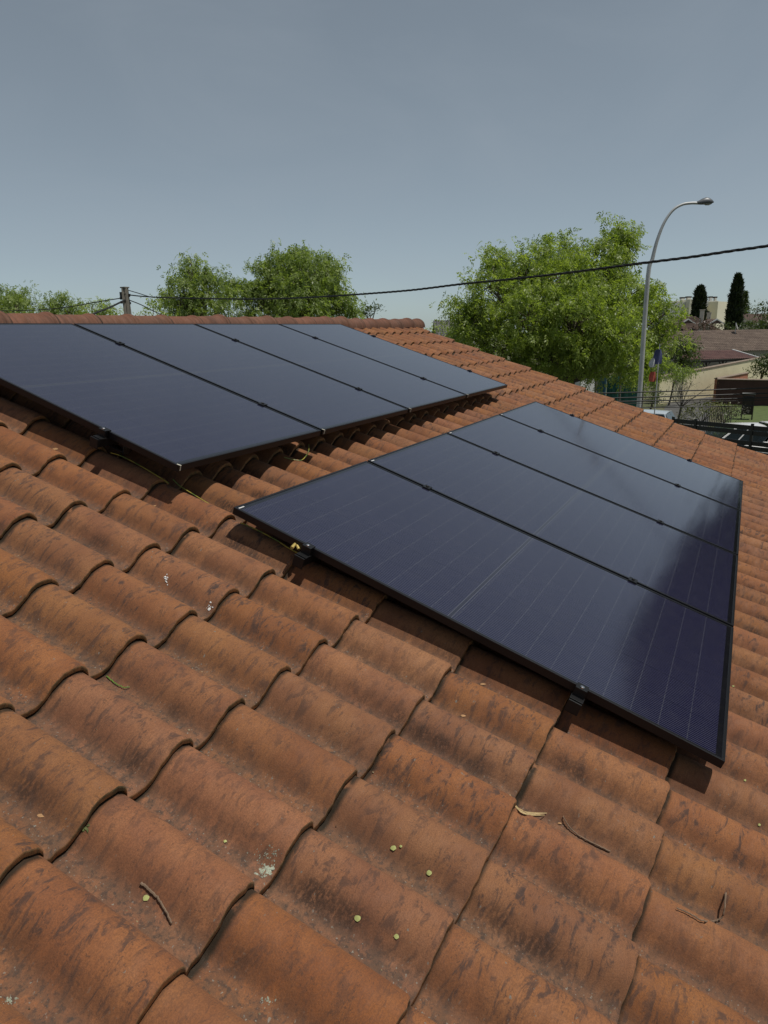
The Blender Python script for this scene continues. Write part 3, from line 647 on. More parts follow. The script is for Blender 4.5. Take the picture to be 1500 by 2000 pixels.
# ------------------------------------------------------------------ ground, road, lawn
def ground_material():
    m, nt, N, L, p = mat('ground_soil')
    tc = N.new('ShaderNodeTexCoord'); a = noise(N, L, tc.outputs['Object'], 0.35, 6, 0.65); b = noise(N, L, tc.outputs['Object'], 6.0, 5, 0.7)
    c = mixc(N, L, maprange(N, L, a, 0.35, 0.65), (0.075, 0.085, 0.030), (0.15, 0.13, 0.075)); c = mixc(N, L, maprange(N, L, b, 0.3, 0.7, 0.0, 0.6), c, (0.045, 0.055, 0.020))
    L.new(c, p.inputs['Base Color']); p.inputs['Roughness'].default_value = 0.95
    bp = N.new('ShaderNodeBump'); bp.inputs['Strength'].default_value = 0.6; bp.inputs['Distance'].default_value = 0.05; L.new(b, bp.inputs['Height']); L.new(bp.outputs[0], p.inputs['Normal'])
    return m
M_GROUND = ground_material()
M_ASPHALT = simple('asphalt', (0.075, 0.073, 0.070), 0.9, var=0.25, scale=1.5, bump=0.3)
M_LAWN = simple('lawn', (0.075, 0.105, 0.026), 0.95, var=0.4, scale=3.0, bump=0.8)
mb = MB(); mb.add([(-600, -600, 0), (900, -600, 0), (900, 600, 0), (-600, 600, 0)], [(0, 1, 2, 3)]); build('ground', mb, M_GROUND, kind='structure')
def strip(name, pix, z, m):
    pts = []
    for px, d in pix: pts.append(ground_at(px, d, z))
    mb = MB(); mb.add(pts, [tuple(range(len(pts)))]); return build(name, mb, m, kind='structure')
strip('road', [(1010, 24), (1330, 23.5), (1900, 20), (1900, 30), (1330, 33), (1010, 34)], 0.004, M_ASPHALT)
strip('driveway', [(1290, 33), (1400, 32), (1405, 54), (1320, 47)], 0.008, M_ASPHALT)
strip('lawn', [(1440, 33.2), (1900, 30.5), (1900, 48), (1420, 43)], 0.004, M_LAWN)

# ------------------------------------------------------------------ foliage
def leaf_cloud(name, pts, size, m, droop=0.55, aspect=0.36, parent=None, seed=1, spray=0):
    """one mesh of leaf-sized rhombs; with spray > 0 each point carries a drooping twig of paired leaflets"""
    g = np.random.default_rng(seed); n = len(pts); pts = np.asarray(pts, dtype=np.float64)
    nrm = lambda a: a / np.maximum(np.linalg.norm(a, axis=1)[:, None], 1e-9)
    d = nrm(g.normal(size=(n, 3))); d[:, 2] -= droop; d = nrm(d)
    s = nrm(np.cross(d, g.normal(size=(n, 3)) * 0.75 + np.array((0.25, -0.25, 0.9)))); up = np.cross(s, d)
    rv = g.uniform(0, 1, n); L0 = size * g.uniform(0.65, 1.25, n)[:, None]
    if spray:
        P = []; D = []; S = []; Ls = []; Rv = []
        for k in range(spray):
            t = 0.15 + 0.85 * k / (spray - 1); sd = (-1) ** k if k < spray - 1 else 0
            base = pts + d * L0 * t * 1.6 - np.array((0, 0, 1.0)) * (L0 * t * t * 0.35)
            dd = nrm(d * (0.55 if sd else 1.0) + s * sd * 0.8 + np.array((0, 0, -0.25)) + g.normal(size=(n, 3)) * 0.22)
            P.append(base); D.append(dd); S.append(nrm(np.cross(dd, up + g.normal(size=(n, 3)) * 0.3))); Ls.append(L0 * g.uniform(0.6, 0.95, n)[:, None]); Rv.append(np.clip(rv + g.normal(size=n) * 0.1, 0, 1))
        pts, d, s, L_, rv = np.concatenate(P), np.concatenate(D), np.concatenate(S), np.concatenate(Ls), np.concatenate(Rv); n = len(pts); up = np.cross(s, d)
    else: L_ = L0
    W_ = L_ * aspect * 0.5
    v = np.stack([pts, pts + d * L_ * 0.45 + s * W_ + up * L_ * 0.05, pts + d * L_, pts + d * L_ * 0.45 - s * W_ + up * L_ * 0.05], 1).reshape(-1, 3).astype(np.float32)
    me = bpy.data.meshes.new(name); me.vertices.add(4 * n); me.vertices.foreach_set('co', v.ravel())
    me.loops.add(4 * n); me.loops.foreach_set('vertex_index', np.arange(4 * n, dtype=np.int32))
    me.polygons.add(n); me.polygons.foreach_set('loop_start', np.arange(0, 4 * n, 4, dtype=np.int32))
    me.update(calc_edges=True)
    a = me.attributes.new('rnd', 'FLOAT', 'POINT'); a.data.foreach_set('value', np.repeat(rv, 4).astype(np.float32))
    me.materials.append(m); return me
def crown_points(lobes, clumps_per_m2, leaves, clump_r, g):
    P = []; C_ = []
    for c, r in lobes:
        r = np.array(r if hasattr(r, '__len__') else (r, r, r * 0.85), dtype=float); c = np.array(c, dtype=float)
        area = 4 * math.pi * ((r[0] * r[1]) ** 1.6 / 3 + (r[0] * r[2]) ** 1.6 / 3 + (r[1] * r[2]) ** 1.6 / 3) ** (1 / 1.6)
        k = max(4, int(area * clumps_per_m2))
        d = g.normal(size=(k, 3)); d /= np.linalg.norm(d, axis=1)[:, None]
        rad = g.uniform(0.40, 1.0, k) ** 0.6 * (1 + (g.uniform(0, 1, k) > 0.9) * g.uniform(0.05, 0.22, k))
        cc = c + d * r * rad[:, None]; C_.append(cc)
        for q in cc:
            n = int(leaves * g.uniform(0.5, 1.4)); w = clump_r * g.uniform(0.55, 1.25)
            o = g.normal(size=(n, 3)) * w * np.array((1.0, 1.0, 0.62)); P.append(q + o)
    return np.concatenate(P), np.concatenate(C_)
def tree(name, label, base, lobes, group=None, m=M_LEAF, leaf=0.16, dens=1.6, leaves=70, clump=0.34, trunk_r=0.22, seed=1, cat='tree', droop=0.55, aspect=0.36, bark=M_BARK, twigs=0.5, spray=0):
    g = np.random.default_rng(seed); rr_ = random.Random(seed); base = Vector(base)
    t = thing(name, label, cat, base, group)
    P, C_ = crown_points(lobes, dens, leaves, clump, g)
    cen = Vector(np.mean([l[0] for l in lobes], axis=0)); low = min(l[0][2] for l in lobes)
    fork = Vector((base.x * 0.6 + cen.x * 0.4, base.y * 0.6 + cen.y * 0.4, base.z + max(0.3, (low - base.z) * 0.8)))
    mb = MB()
    q = [base, base.lerp(fork, 0.4) + Vector((rr_.gauss(0, .06), rr_.gauss(0, .06), 0)), fork]
    mb.tube(smooth_path(q, 4), list(np.linspace(trunk_r * 1.25, trunk_r * 0.85, 9)), 8)
    allc = [Vector(c) for c in C_]
    for c, r in lobes:
        c = Vector(c); rad = r[0] if hasattr(r, '__len__') else r
        midp = fork.lerp(c, 0.5) + Vector((rr_.gauss(0, .15), rr_.gauss(0, .15), rr_.uniform(0, .25))) * rad
        pth = smooth_path([fork, midp, c], 4); mb.tube(pth, list(np.linspace(trunk_r * 0.5, trunk_r * 0.16, len(pth))), 6)
        near = [p for p in allc if (p - c).length < rad * 1.05]
        rr_.shuffle(near)
        for p in near[:int(len(near) * twigs)]:
            s = pth[rr_.randrange(len(pth) // 2, len(pth))]
            mb.tube([s, s.lerp(p, 0.5) + Vector((0, 0, 0.08 * rad)), p], [trunk_r * 0.14, trunk_r * 0.08, trunk_r * 0.03], 4, False)
    build('trunk', mb, bark, t, Matrix(), smooth=True)
    me = leaf_cloud('crown', P, leaf, m, droop, aspect, seed=seed, spray=spray); link('crown', me, t, Matrix())
    return t
def lob(px, py, rpx, d, dd=0.0, zr=1.0):        # crown lobe from its place and radius in the photograph at distance d
    p = at(px, py, d + dd); r = rpx * (d + dd) / F_PX; return ((p.x, p.y, p.z), (r, r, r * zr))
# the big maple right of the roof
D = 30
L_ = [lob(1212, 446, 30, D, .3), lob(1232, 462, 16, D, .3), lob(1200, 490, 40, D, .2), lob(1180, 520, 52, D), lob(1115, 498, 40, D, 1), lob(1105, 545, 66, D, -1), lob(1050, 505, 40, D, .6), lob(1012, 535, 52, D, .5), lob(965, 505, 34, D, .8), lob(955, 560, 48, D, -.5), lob(905, 605, 34, D, .2), lob(935, 620, 50, D, -.3), lob(905, 655, 40, D, .6),
      lob(1030, 615, 74, D, -1.6), lob(1130, 620, 78, D, -2.2), lob(1225, 580, 58, D, -1), lob(1200, 640, 66, D, -2), lob(1268, 580, 34, D, .2), lob(1300, 612, 30, D, .3), lob(1298, 655, 36, D, .3), lob(1240, 695, 46, D, -1), lob(1150, 700, 56, D, -1.2), lob(1070, 685, 56, D, -1), lob(990, 675, 58, D, .4), lob(1270, 715, 26, D, -.4),
      lob(1040, 570, 70, D, 2.6), lob(1180, 600, 80, D, 2.8), lob(1110, 660, 70, D, 2.5)]
tree('broadleaf_tree', 'big spreading spring-green maple behind the roof, beside the street lamp', ground_at(1120, D), L_, m=M_LEAF, leaf=0.17, dens=2.2, leaves=22, clump=0.25, trunk_r=0.26, seed=11, droop=0.7, aspect=0.40, twigs=0.35, spray=7)
# trees behind the ridge on the left
D = 46
G = 'trees behind the ridge'
tree('broadleaf_tree', 'tall rounded green tree behind the ridge, right one of the two biggest', ground_at(590, D), [lob(600, 545, 62, D, -1), lob(555, 530, 50, D, .4), lob(520, 545, 40, D, .5), lob(505, 590, 42, D, 0), lob(640, 560, 45, D, 0), lob(665, 600, 36, D, .5), lob(590, 600, 60, D, -1.5), lob(595, 510, 28, D, 0), lob(635, 508, 18, D, .3), lob(560, 590, 60, D, 1.5), lob(543, 505, 16, D, .2), lob(648, 530, 22, D, .1), lob(688, 598, 14, D, .2), lob(497, 560, 18, D, 0)], G, M_LEAF_MID, 0.22, 1.5, 20, 0.34, 0.28, 21, droop=0.8, spray=7, aspect=.42)
tree('broadleaf_tree', 'green tree behind the ridge with a loose airy top, left one of the two biggest', ground_at(400, D), [lob(370, 560, 42, D), lob(350, 590, 40, D, -.5), lob(368, 524, 20, D, .3), lob(412, 555, 36, D, .3), lob(455, 568, 22, D, .2), lob(440, 600, 42, D, -.8), lob(390, 605, 45, D, .6), lob(372, 508, 11, D, .3), lob(398, 530, 14, D, .2), lob(330, 575, 18, D, .2), lob(470, 560, 12, D, .1)], G, M_LEAF_MID, 0.22, 1.4, 17, 0.34, 0.25, 22, droop=0.8, spray=7, aspect=.42)
tree('broadleaf_tree', 'low bright green tree just left of the utility pole', ground_at(215, 44), [lob(215, 612, 26, 44), lob(180, 600, 18, 44), lob(190, 615, 26, 44, -.5)], G, M_LEAF, 0.19, 1.4, 18, 0.34, 0.14, 23, droop=0.7, spray=7, aspect=.42)
tree('broadleaf_tree', 'middle one of the low green trees at the left edge', ground_at(112, 50), [lob(112, 592, 26, 50), lob(95, 610, 28, 50), lob(138, 605, 24, 50, .5), lob(160, 612, 20, 50, .5)], G, M_LEAF_MID, 0.19, 1.4, 18, 0.36, 0.18, 24, droop=0.7, spray=7, aspect=.42)
tree('broadleaf_tree', 'dense green tree cut by the left picture edge', ground_at(25, 50), [lob(40, 590, 30, 50), lob(10, 592, 32, 50, .4), lob(-40, 595, 40, 50), lob(30, 610, 34, 50, -1)], G, M_LEAF_MID, 0.19, 1.6, 18, 0.36, 0.22, 25, droop=0.7, spray=7, aspect=.42)
tree('broadleaf_tree', 'sparse pale green shoots just right of the utility pole', ground_at(296, 40), [lob(300, 600, 15, 40), lob(282, 614, 14, 40), lob(312, 614, 16, 40)], G, M_LEAF, 0.20, 1.3, 26, 0.30, 0.10, 26, droop=0.7)
tree('small_tree', 'small dark isolated treetop peeping over the ridge left of its end', ground_at(722, 60), [lob(722, 604, 13, 60), lob(735, 600, 9, 60), lob(715, 615, 12, 60)], G, M_LEAF_DARK, 0.30, 1.4, 20, 0.30, 0.14, 27, droop=0.0)
tree('hedge', 'yellow-green hedge past the end of the ridge', ground_at(880, 38), [lob(850, 645, 14, 38), lob(875, 645, 18, 38), lob(905, 660, 26, 38), lob(945, 675, 26, 38)], None, M_LEAF, 0.16, 2.0, 50, 0.28, 0.06, 28, 'hedge')
g = np.random.default_rng(31); PW_ = []
for k_ in range(900):                      # low woodland on the horizon behind the house
    px_ = g.uniform(-900, 830); d_ = g.uniform(105, 150); b_ = ground_at(px_, d_); h_ = g.uniform(2.0, 5.2)
    PW_.append(np.array((b_.x, b_.y, h_ * 0.5)) + g.normal(size=(45, 3)) * np.array((1.3, 1.3, h_ * 0.24)))
me = leaf_cloud('far_wood', np.concatenate(PW_), 0.9, M_LEAF_MID, 0.3, 0.5, seed=32)
tag(link('far_wood', me, None, Matrix(), kind='stuff'), 'low far-off woodland hidden behind the ridge', 'woodland')
# tree to the right of the picture, mirrored in the lower panels
c = CAM + Vector((math.cos(R_(-18)), math.sin(R_(-18)), 0)) * 19
def az(a, z, d=19): p = CAM + Vector((math.cos(R_(a)), math.sin(R_(a)), 0)) * d; return (p.x, p.y, z)
tree('broadleaf_tree', 'dark leafy tree right of the house, only reflected in the lower panels', (c.x, c.y, 0), [(az(-18, 6.0), (2.9, 2.9, 2.8)), (az(-19, 9.6), (2.5, 2.5, 2.2)), (az(-15.5, 9.8), (2.1, 2.1, 2.0)), (az(-23, 8.0), (2.5, 2.5, 2.4)), (az(-18, 4.4), (2.4, 2.4, 1.6)), (az(-10.6, 6.6), (1.6, 1.6, 2.5)), (az(-12.6, 8.9), (1.7, 1.7, 2.0)), (az(-10.4, 4.0), (1.6, 1.6, 2.0)), (az(-13, 6.0), (2.0, 2.0, 2.6))], None, M_LEAF_DARK, 0.34, 4.2, 90, 0.34, 0.26, 29, twigs=0.1)

# ------------------------------------------------------------------ utility pole and cables
M_POLE = simple('weathered_pole', (0.15, 0.135, 0.11), 0.9, var=0.35, scale=5, bump=0.6)
M_PORC = simple('dark_fitting', (0.02, 0.02, 0.022), 0.5)
DP = 30; pb = at(248, 600, DP); ptop = at(243.5, 562, DP)
pole = thing('utility_pole', 'weathered grey utility pole rising behind the ridge at the left', 'utility pole', Vector((pb.x, pb.y, 0)))
lean = (ptop - pb); dirp = Vector((lean.x, lean.y, abs(lean.z))).normalized()
b0 = ptop - dirp * (ptop.z / dirp.z); rg = Vector((RGT.x, RGT.y, 0)).normalized(); fw = Vector((FWD.x, FWD.y, 0)).normalized()
mb = MB(); hw = 0.115; rings = []
for t_, s_ in ((0, 1.5), (0.5, 1.25), (1.0, 0.98)):
    c = b0.lerp(ptop, t_); w = hw * s_
    rings.append([c + rg * x * w + fw * y * w for x, y in ((-1, -1), (-0.18, -1), (-0.12, -0.72), (0.12, -0.72), (0.18, -1), (1, -1), (1, 1), (-1, 1))])
mb.loft(rings); build('post', mb, M_POLE, pole, Matrix(), bevel=0.01)
mb = MB(); mb.box(ptop + Vector((0, 0, 0.01)), (0.27, 0.27, 0.05)); build('cap', mb, M_POLE, pole, Matrix(), bevel=0.01)
for k, (dz, sx) in enumerate(((-0.32, 1), (-0.42, -1), (-0.62, 1), (-0.58, -1))):
    c = ptop + Vector((0, 0, dz)) + rg * 0.17 * sx - fw * 0.08
    mb = MB(); mb.tube([c - rg * 0.10 * sx, c + rg * 0.06 * sx], 0.03, 8); mb.tube([c - Vector((0, 0, .06)), c + Vector((0, 0, .05))], [0.05, 0.035], 8); build('cable_bracket', mb, M_PORC, pole, Matrix(), smooth=50)
mb = MB(); mb.box(ptop + Vector((0, 0, -0.26)), (0.30, 0.30, 0.03)); mb.box(ptop + Vector((0, 0, -0.30)) - rg * 0.16, (0.10, 0.12, 0.26)); build('strap', mb, M_PORC, pole, Matrix())
def cable(name, pix, x0, d0, x1, d1, rad, label, group=None, twist=False, lo=None):
    k0, k1 = 1 / d0, 1 / d1; pts = []
    for x, y in pix:
        k = k0 + (k1 - k0) * (x - x0) / (x1 - x0); pts.append(at(x, y, 1 / max(k, 0.01)))
    q = smooth_path(pts, 6); mb = MB()
    if twist:
        for s in range(3):
            o = []
            L = 0; prev = q[0]; fine = []
            for a_, b_ in zip(q, q[1:]):
                n = max(1, int((b_ - a_).length / 0.05)); fine += [a_.lerp(b_, i / n) for i in range(n)]
            for p in fine:
                L += (p - prev).length; prev = p; an = L * 2 * math.pi / 0.55 + s * 2.094
                o.append(p + (Vector((0, 0, 1)) * math.sin(an) + fw * math.cos(an)) * rad * 0.62)
            mb.tube(o, rad * 0.60, 5)
    else: mb.tube(q, rad, 6)
    return tag(build(name, mb, M_CABLE, None, Matrix(), smooth=True), label, 'cable', group)
cable('overhead_cable', [(252, 576), (280, 579), (330, 581.5), (400, 583), (500, 584), (600, 581), (690, 575.5), (800, 567), (900, 555), (1000, 545), (1100, 534), (1200, 521), (1270, 512), (1350, 502), (1430, 490), (1500, 480), (1620, 458), (1800, 425)], 252, 30, 1500, 11.5, 0.022, 'thick twisted black cable sagging across the sky in front of the big tree', twist=True)
G2 = 'thin lines fixed to the utility pole'
cable('overhead_cable', [(246, 581), (200, 588), (130, 600), (60, 606), (-40, 607), (-160, 603)], 246, 30, -160, 36, 0.020, 'thin line running left from the pole in front of the low trees', G2)
cable('overhead_cable', [(246, 585), (215, 600), (180, 614), (120, 640)], 246, 30, 120, 24, 0.040, 'thick stay dropping steeply left from the pole behind the ridge', G2)
cable('overhead_cable', [(252, 586), (275, 595), (303, 609), (360, 635)], 252, 30, 360, 34, 0.020, 'thin line dropping right from the pole behind the ridge', G2)
cable('overhead_cable', [(251, 567), (268, 572), (290, 579)], 252, 30, 1500, 11.5, 0.018, 'short slack jumper loop from pole top to the thick cable', G2)
G3 = 'parallel lines strung low across the street'
for k, (ya, yb_, lab_, rad) in enumerate(((768, 757.5, 'topmost of the low parallel lines in front of the yellow wall', .015), (778, 768, 'second low parallel line down, in front of the driveway', .015), (785, 776.5, 'third low parallel line down, below the driveway edge', .015), (789, 781, 'thinnest of the low parallel lines, fourth one down', .008), (797.5, 791.5, 'lowest of the low parallel lines, crossing the parked car', .011))):
    cable('street_line', [(1080, ya + (ya - yb_) * .3), (1180, ya), (1340, (ya + yb_) / 2 + 0.4), (1500, yb_), (1760, yb_ - 10)], 1080, 17, 1760, 15, rad, lab_, G3)
for px, d, l in ((1080, 17, 'short grey post hidden behind the roof edge carrying the low lines'), (1760, 15, 'grey post right of the picture carrying the low lines')):
    b_ = ground_at(px, d); top = at(px, 745, d).z
    mb = MB(); mb.tube([b_, b_.lerp(Vector((b_.x, b_.y, top)), .5), (b_.x, b_.y, top)], [0.07, 0.06, 0.05], 10); tag(build('line_post', mb, M_POLE, None, Matrix(), smooth=True), l, 'post')

# ------------------------------------------------------------------ street lamp
M_GALV = simple('galvanised', (0.46, 0.47, 0.47), 0.55, 0.25, 0.22, 2.2)
M_LAMPHEAD = simple('lamp_head', (0.12, 0.13, 0.14), 0.45, 0.2, 0.1, 10)
M_LENS = simple('lamp_lens', (0.30, 0.33, 0.35), 0.2, 0.0, 0.05, 10)
DL = 20; lb = ground_at(1258.5, DL); lamp = thing('street_lamp', 'tall curved-arm street lamp in front of the big tree', 'street lamp', lb)
def lz(py, px=1265): return at(px, py, DL).z
pm = F_PX / DL; z1 = lz(545)
pts = [lb, Vector((lb.x, lb.y, z1 * .5)), Vector((lb.x, lb.y, z1))]
basex = {}
def lamp_pt(px, py):            # arm lies in the vertical plane facing the camera
    z = lz(py, px) - 0.12 * (px - 1273) / 89; axis_px = 1258.5 + (640 - py) * 0.066
    return Vector((lb.x, lb.y, z)) + rg * ((px - axis_px) / pm)
arm = [lamp_pt(x, y) for x, y in ((1273, 510), (1282, 474), (1295, 440), (1311, 416), (1328, 404), (1345, 399.5), (1362, 398))]
q = smooth_path(pts + arm, 5); n = len(q)
mb = MB(); mb.tube(q, [0.074 - 0.038 * min(1, i / (n * 0.55)) for i in range(n)], 12); build('pole', mb, M_GALV, lamp, Matrix(), smooth=True)
mb = MB(); mb.tube([(lb.x, lb.y, z1 - .05), (lb.x, lb.y, z1 + .10)], .058, 12); build('joint_collar', mb, M_GALV, lamp, Matrix(), smooth=50)
mb = MB(); mb.box(Vector((lb.x, lb.y, .9)) - fw * .085, (.09, .09, .36)); build('hatch', mb, M_GALV, lamp, Matrix(), bevel=.01)
h0 = lamp_pt(1356, 398); hd = (rg + Vector((0, 0, 0.02))).normalized(); rings = []
for t_, w, up_, dn in ((0.0, .035, .04, .035), (.06, .06, .06, .045), (.14, .085, .105, .05), (.24, .105, .135, .05), (.33, .10, .115, .045), (.41, .075, .06, .03), (.45, .035, .015, .012)):
    c = h0 + hd * t_; ring = []
    for k in range(14):
        a = 2 * math.pi * k / 14; ring.append(c + fw * math.cos(a) * w + Vector((0, 0, 1)) * (math.sin(a) * (up_ if math.sin(a) > 0 else dn)))
    rings.append(ring)
mb = MB(); mb.loft(rings); build('lamp_head', mb, M_LAMPHEAD, lamp, Matrix(), smooth=50)
rings = []
for t_, w, dn in ((.20, .03, .005), (.25, .075, .035), (.33, .08, .04), (.40, .04, .01)):
    c = h0 + hd * t_ - Vector((0, 0, .035)); rings.append([c + fw * math.cos(2 * math.pi * k / 12) * w + Vector((0, 0, math.sin(2 * math.pi * k / 12) * dn)) for k in range(12)])
mb = MB(); mb.loft(rings); build('lens', mb, M_LENS, lamp, Matrix(), smooth=50)

# ------------------------------------------------------------------ neighbours
def yellow_material():
    return simple('yellow_render', (0.66, 0.60, 0.40), 0.92, var=0.12, scale=0.9, bump=0.3)
M_YELLOW = yellow_material(); M_COPING = simple('coping', (0.22, 0.17, 0.13), 0.9, var=0.25, scale=6)
M_BRICKRED = simple('dark_red_render', (0.075, 0.036, 0.030), 0.9, var=0.25, scale=1.5, bump=0.4)
M_ORANGE = simple('orange_brick', (0.42, 0.17, 0.10), 0.9, var=0.2, scale=5)
def wall_run(name, label, A, B, h, th, m, cop=None, cat='wall', h1=None):
    A, B = Vector(A), Vector(B); d = (B - A).normalized(); nrm = Vector((-d.y, d.x, 0)) * th / 2
    t = thing(name, label, cat, A); mb = MB()
    h1 = h if h1 is None else h1
    mb.loft([[A - nrm, A + nrm, A + nrm + Vector((0, 0, h)), A - nrm + Vector((0, 0, h))], [B - nrm, B + nrm, B + nrm + Vector((0, 0, h1)), B - nrm + Vector((0, 0, h1))]]); build('wall_face', mb, m, t, Matrix())
    if cop:
        n = max(1, int((B - A).length / 0.9)); o = nrm.normalized() * (th / 2 + 0.05)
        for k in range(n):
            a, b = A.lerp(B, k / n) + d * .006, A.lerp(B, (k + 1) / n) - d * .006
            a = a + Vector((0, 0, h + (h1 - h) * k / n + .002)); b = b + Vector((0, 0, h + (h1 - h) * (k + 1) / n + .002)); mb = MB()
            mb.prism([a - o, a + o, a + o + Vector((0, 0, .04)), a + Vector((0, 0, .09)), a - o + Vector((0, 0, .04))], b - a); build('coping_tile', mb, cop, t, Matrix())
    return t
wall_run('garden_wall', 'long pale yellow rendered garden wall with sloping coping', ground_at(1293, 44), ground_at(1560, 56), 1.68, 0.25, M_YELLOW, M_COPING, h1=2.68)
wall_run('dark_red_wall', 'dark red rendered garden wall with flat coping at the right', ground_at(1411, 43.6), ground_at(1560, 41.5), 1.50, 0.25, M_BRICKRED, M_COPING)
wall_run('return_wall', 'short orange brick wall running back behind the dark red one', ground_at(1409, 44.2), ground_at(1468, 49), 1.50, 0.2, M_ORANGE, M_COPING)

def roof_material(name, c1, c2, c3):
    m, nt, N, L, p = mat(name)
    tc = N.new('ShaderNodeTexCoord'); a = noise(N, L, tc.outputs['Object'], 1.2, 5, 0.6); b = noise(N, L, tc.outputs['Object'], 9.0, 3, 0.6)
    c = mixc(N, L, maprange(N, L, a, 0.35, 0.65), c1, c2); c = mixc(N, L, maprange(N, L, b, 0.45, 0.65, 0, 0.7), c, c3); L.new(c, p.inputs['Base Color']); p.inputs['Roughness'].default_value = 0.9
    return m
M_BROWNROOF = roof_material('brown_roof', (0.125, 0.090, 0.070), (0.175, 0.130, 0.100), (0.060, 0.045, 0.038))
M_DARKROOF = roof_material('dark_hip_roof', (0.105, 0.070, 0.055), (0.150, 0.100, 0.078), (0.055, 0.038, 0.032))
M_MAROON = roof_material('maroon_roof', (0.085, 0.040, 0.036), (0.115, 0.058, 0.050), (0.055, 0.03, 0.028))
M_GREYROOF = roof_material('grey_roof', (0.10, 0.10, 0.105), (0.15, 0.145, 0.14), (0.07, 0.07, 0.07))
def tiled_slope(A, B, C_, D_, pitch=0.24, course=0.36, amp=0.075):
    """corrugated, stepped tile sheet between eave A-B and ridge D_-C_"""
    A, B, C_, D_ = map(Vector, (A, B, C_, D_)); nx = max(2, int((B - A).length / pitch) * 4); ny = max(1, int(((D_ - A).length) / course))
    nrm = (B - A).cross(D_ - A).normalized(); nrm = nrm if nrm.z > 0 else -nrm
    mb = MB(); rows = []
    for j in range(ny):
        for e in (0, 1):
            t_ = (j + e) / ny; row = []
            for i in range(nx + 1):
                s = i / nx; p = A.lerp(B, s).lerp(D_.lerp(C_, s), t_); row.append(p + nrm * (amp * abs(math.sin(math.pi * i / 4)) + (0.028 if e == 0 else 0.0)))
            rows.append(row)
    mb.loft(rows, closed=False); return mb
def gable_house(name, label, E0, E1, depth_vec, eave_z, ridge_z, wall_m, roof_m, extra=None, hip=0.0):
    E0, E1, dv = Vector(E0), Vector(E1), Vector(depth_vec); t = thing(name, label, 'house', E0)
    up = lambda p, z: Vector((p.x, p.y, z)); ax = (E1 - E0); o = dv.normalized() * 0.35; ao = ax.normalized() * 0.3
    mb = MB(); mb.prism([up(E0, 0), up(E0 + dv, 0), up(E0 + dv, eave_z - .05), up(E0 + dv / 2, (ridge_z - .12) if not hip else eave_z - .05), up(E0, eave_z - .05)], ax); build('wall', mb, wall_m, t, Matrix())
    R0, R1 = up(E0 + dv / 2 - ao + ao.normalized() * hip, ridge_z), up(E1 + dv / 2 + ao - ao.normalized() * hip, ridge_z)
    a, b = up(E0 - o - ao, eave_z - .12), up(E1 - o + ao, eave_z - .12); c, d = up(E1 + dv + o + ao, eave_z - .12), up(E0 + dv + o - ao, eave_z - .12)
    r = build('roof', tiled_slope(a, b, R1, R0), roof_m, t, Matrix(), smooth=50); build('roof', tiled_slope(c, d, R0, R1), roof_m, t, Matrix(), smooth=50)
    if hip:
        build('roof', tiled_slope(b, c, R1, R1), roof_m, t, Matrix(), smooth=50); build('roof', tiled_slope(d, a, R0, R0), roof_m, t, Matrix(), smooth=50)
    mb = MB(); mb.tube([R0 + Vector((0, 0, .02)), R1 + Vector((0, 0, .02))], 0.10, 8); build('ridge_cap', mb, roof_m, r, Matrix(), smooth=True)
    return t, R0, R1
M_WALLGREY = simple('grey_render', (0.34, 0.32, 0.28), 0.92, var=0.12, scale=1); M_WALLPALE = simple('pale_render', (0.52, 0.48, 0.40), 0.92, var=0.1, scale=1)
M_WIN = simple('dark_window', (0.025, 0.03, 0.035), 0.12, var=0.1); M_WOOD = simple('dark_timber', (0.035, 0.026, 0.02), 0.8, var=0.3)
# long low house with brown roof
E0, E1 = ground_at(1322, 60), ground_at(1580, 64); dv = (E1 - E0).normalized(); dv = Vector((-dv.y, dv.x, 0)); dv = dv if dv.dot(fw) > 0 else -dv
lh, r0, r1 = gable_house('long_house', 'long low house under a weathered brown tile roof at the right', E0, E1, dv * 8.5, 2.65, 4.22, M_WALLGREY, M_BROWNROOF)
# satellite dish on it
sdp = at(1437, 640, 66); dish = thing('satellite_dish', 'white satellite dish standing on the brown roof ridge', 'satellite dish', sdp - Vector((0, 0, .5)))
mb = MB(); mb.tube([sdp - Vector((0, 0, .55)), sdp], 0.03, 8); build('mast', mb, M_GALV, dish, Matrix())
M_DISH = simple('dish_white', (0.62, 0.62, 0.60), 0.6)
ax = (-fw * .45 + rg * 0.85 + Vector((0, 0, .35))).normalized(); u_ = ax.orthogonal().normalized(); v_ = ax.cross(u_); rings = []
for r_, h_ in ((.02, 0), (.20, .03), (.36, .10), (.37, .12), (.20, .05), (.02, .02)): rings.append([sdp + Vector((0, 0, .08)) + ax * h_ + (u_ * math.cos(k * math.pi / 8) + v_ * math.sin(k * math.pi / 8)) * r_ for k in range(16)])
mb = MB(); mb.loft(rings); build('reflector', mb, M_DISH, dish, Matrix(), smooth=True)
mb = MB(); mb.tube([sdp + Vector((0, 0, -.2)), sdp + ax * .45 + Vector((0, 0, .0))], .012, 6); mb.tube([sdp + ax * .45, sdp + ax * .36 + Vector((0, 0, .03))], .035, 8); build('feed_arm', mb, M_GALV, dish, Matrix())
